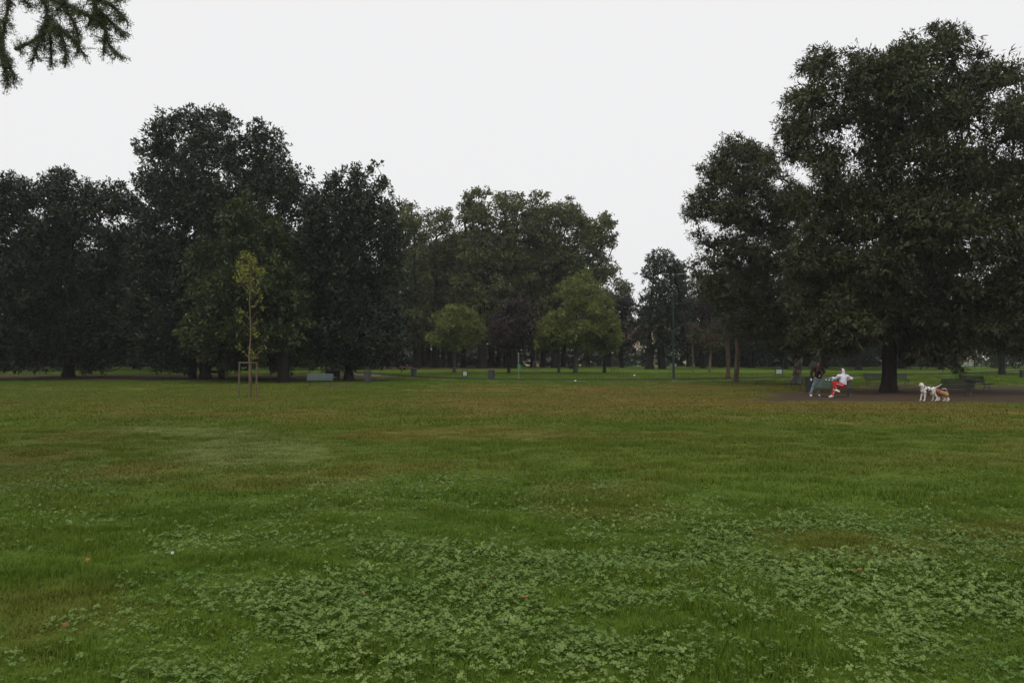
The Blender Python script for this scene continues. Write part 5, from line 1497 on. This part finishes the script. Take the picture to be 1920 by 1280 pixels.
pr += [(hc - fv * .02, hc + fv * .02, .072, .066, 1, .03), (hc + fv * .05 - uv * .02, hc + fv * .13 - uv * .035, .047, .036, 1, .025), (hc + fv * .15 - uv * .022, hc + fv * .158 - uv * .022, .016, .014, 3, .006),
       (hc + sv * .065 + uv * .03, hc + sv * .088 - uv * .05 + fv * .01, .024, .020, 2, .012), (hc - sv * .065 + uv * .03, hc - sv * .088 - uv * .05 + fv * .01, .024, .020, 2, .012),
       (hc + fv * .058 + sv * .03 + uv * .012, hc + fv * .06 + sv * .03 + uv * .012, .010, .010, 5, .003), (hc + fv * .058 - sv * .03 + uv * .012, hc + fv * .06 - sv * .03 + uv * .012, .010, .010, 5, .003)]
blend_mesh('body', pr, .009, mats, root)

root, O, K, pr, mats = dog('brown and tan hound with curled white tipped tail, rear towards the camera', 1766, D_Y - .1,
    [((1757.2, 733.4, .26), (1764, 736.0, .12), .112, .105, 3), ((1764, 736, .12), (1773.5, 738.2, -.06), .098, .098, 0), ((1773.5, 738.2, -.06), (1775.3, 739.4, -.08), .098, .088, 0),
     ((1757.5, 732.2, .26), (1752.5, 729.5, .36), .09, .07, 3), ((1758, 737, .24), (1765, 738.5, .12), .085, .075, 0), ((1776.2, 740.0, -.12), (1776.6, 742.5, -.13), .052, .04, 1)],
    [([(1757.8, 737, .30), (1758.4, 742.6, .30), (1758.4, 747, .29), (1757.8, 751, .28)], [.058, .040, .030, .026], [3, 1, 1]),
     ([(1760.6, 738, .16), (1761.2, 743.4, .16), (1761.2, 748, .15), (1760.6, 752, .14)], [.058, .040, .030, .026], [3, 1, 1]),
     ([(1772.2, 740, .0), (1769.6, 744.2, .02), (1772.8, 748.2, -.02), (1770.8, 753, -.02)], [.08, .052, .031, .027], [0, 1, 1]),
     ([(1775.8, 740.2, -.16), (1776, 744.8, -.14), (1778.8, 748.4, -.18), (1778, 753, -.18)], [.078, .050, .031, .027], [0, 1, 1])],
    [(1774.8, 736.0, -.1), (1775.4, 732.6, -.1), (1774.2, 729.6, -.1), (1771.2, 728.0, -.1), (1767.8, 728.4, -.1), (1765.2, 729.8, -.1)], ([C_TAN, C_WHITE, C_LEGSPOT, C_BROWN, C_NOSE, M_EYE], [0, 0, 1, 1, 1]), (-.85, .5))
hc = K((1750.6, 729.4, .42)); fv = unit(np.array([-.85, .45, -.35])); sv = unit(np.cross(fv, [0, 0, 1.])); uv = np.cross(sv, fv)
pr += [(hc - fv * .02, hc + fv * .02, .068, .062, 3, .03), (hc + fv * .05 - uv * .02, hc + fv * .12 - uv * .035, .042, .034, 1, .025), (hc + fv * .14 - uv * .022, hc + fv * .148 - uv * .022, .015, .013, 4, .006),
       (hc + sv * .062 + uv * .02, hc + sv * .085 - uv * .07, .022, .022, 3, .012), (hc - sv * .062 + uv * .02, hc - sv * .085 - uv * .07, .022, .022, 3, .012),
       (hc + fv * .055 + sv * .03 + uv * .012, hc + fv * .057 + sv * .03 + uv * .012, .009, .009, 5, .003), (hc + fv * .055 - sv * .03 + uv * .012, hc + fv * .057 - sv * .03 + uv * .012, .009, .009, 5, .003)]
blend_mesh('body', pr, .009, mats, root)

# ------------------------------------------------------------------ thin autumn haze over the whole park
HAZE = 0.00028
if HAZE:
    m, n, l = material('haze_air'); out = n.new('ShaderNodeOutputMaterial'); v = n.new('ShaderNodeVolumePrincipled')
    v.inputs['Color'].default_value = (.92, .94, .96, 1); v.inputs['Density'].default_value = HAZE; v.inputs['Anisotropy'].default_value = .2
    l.new(v.outputs[0], out.inputs['Volume'])
    hz = MB().box((0, 650, 14.0), (3020, 1910, 32.0)).build('haze', m); tag(hz, 'thin pale haze filling the air of the park', 'haze', kind='stuff')
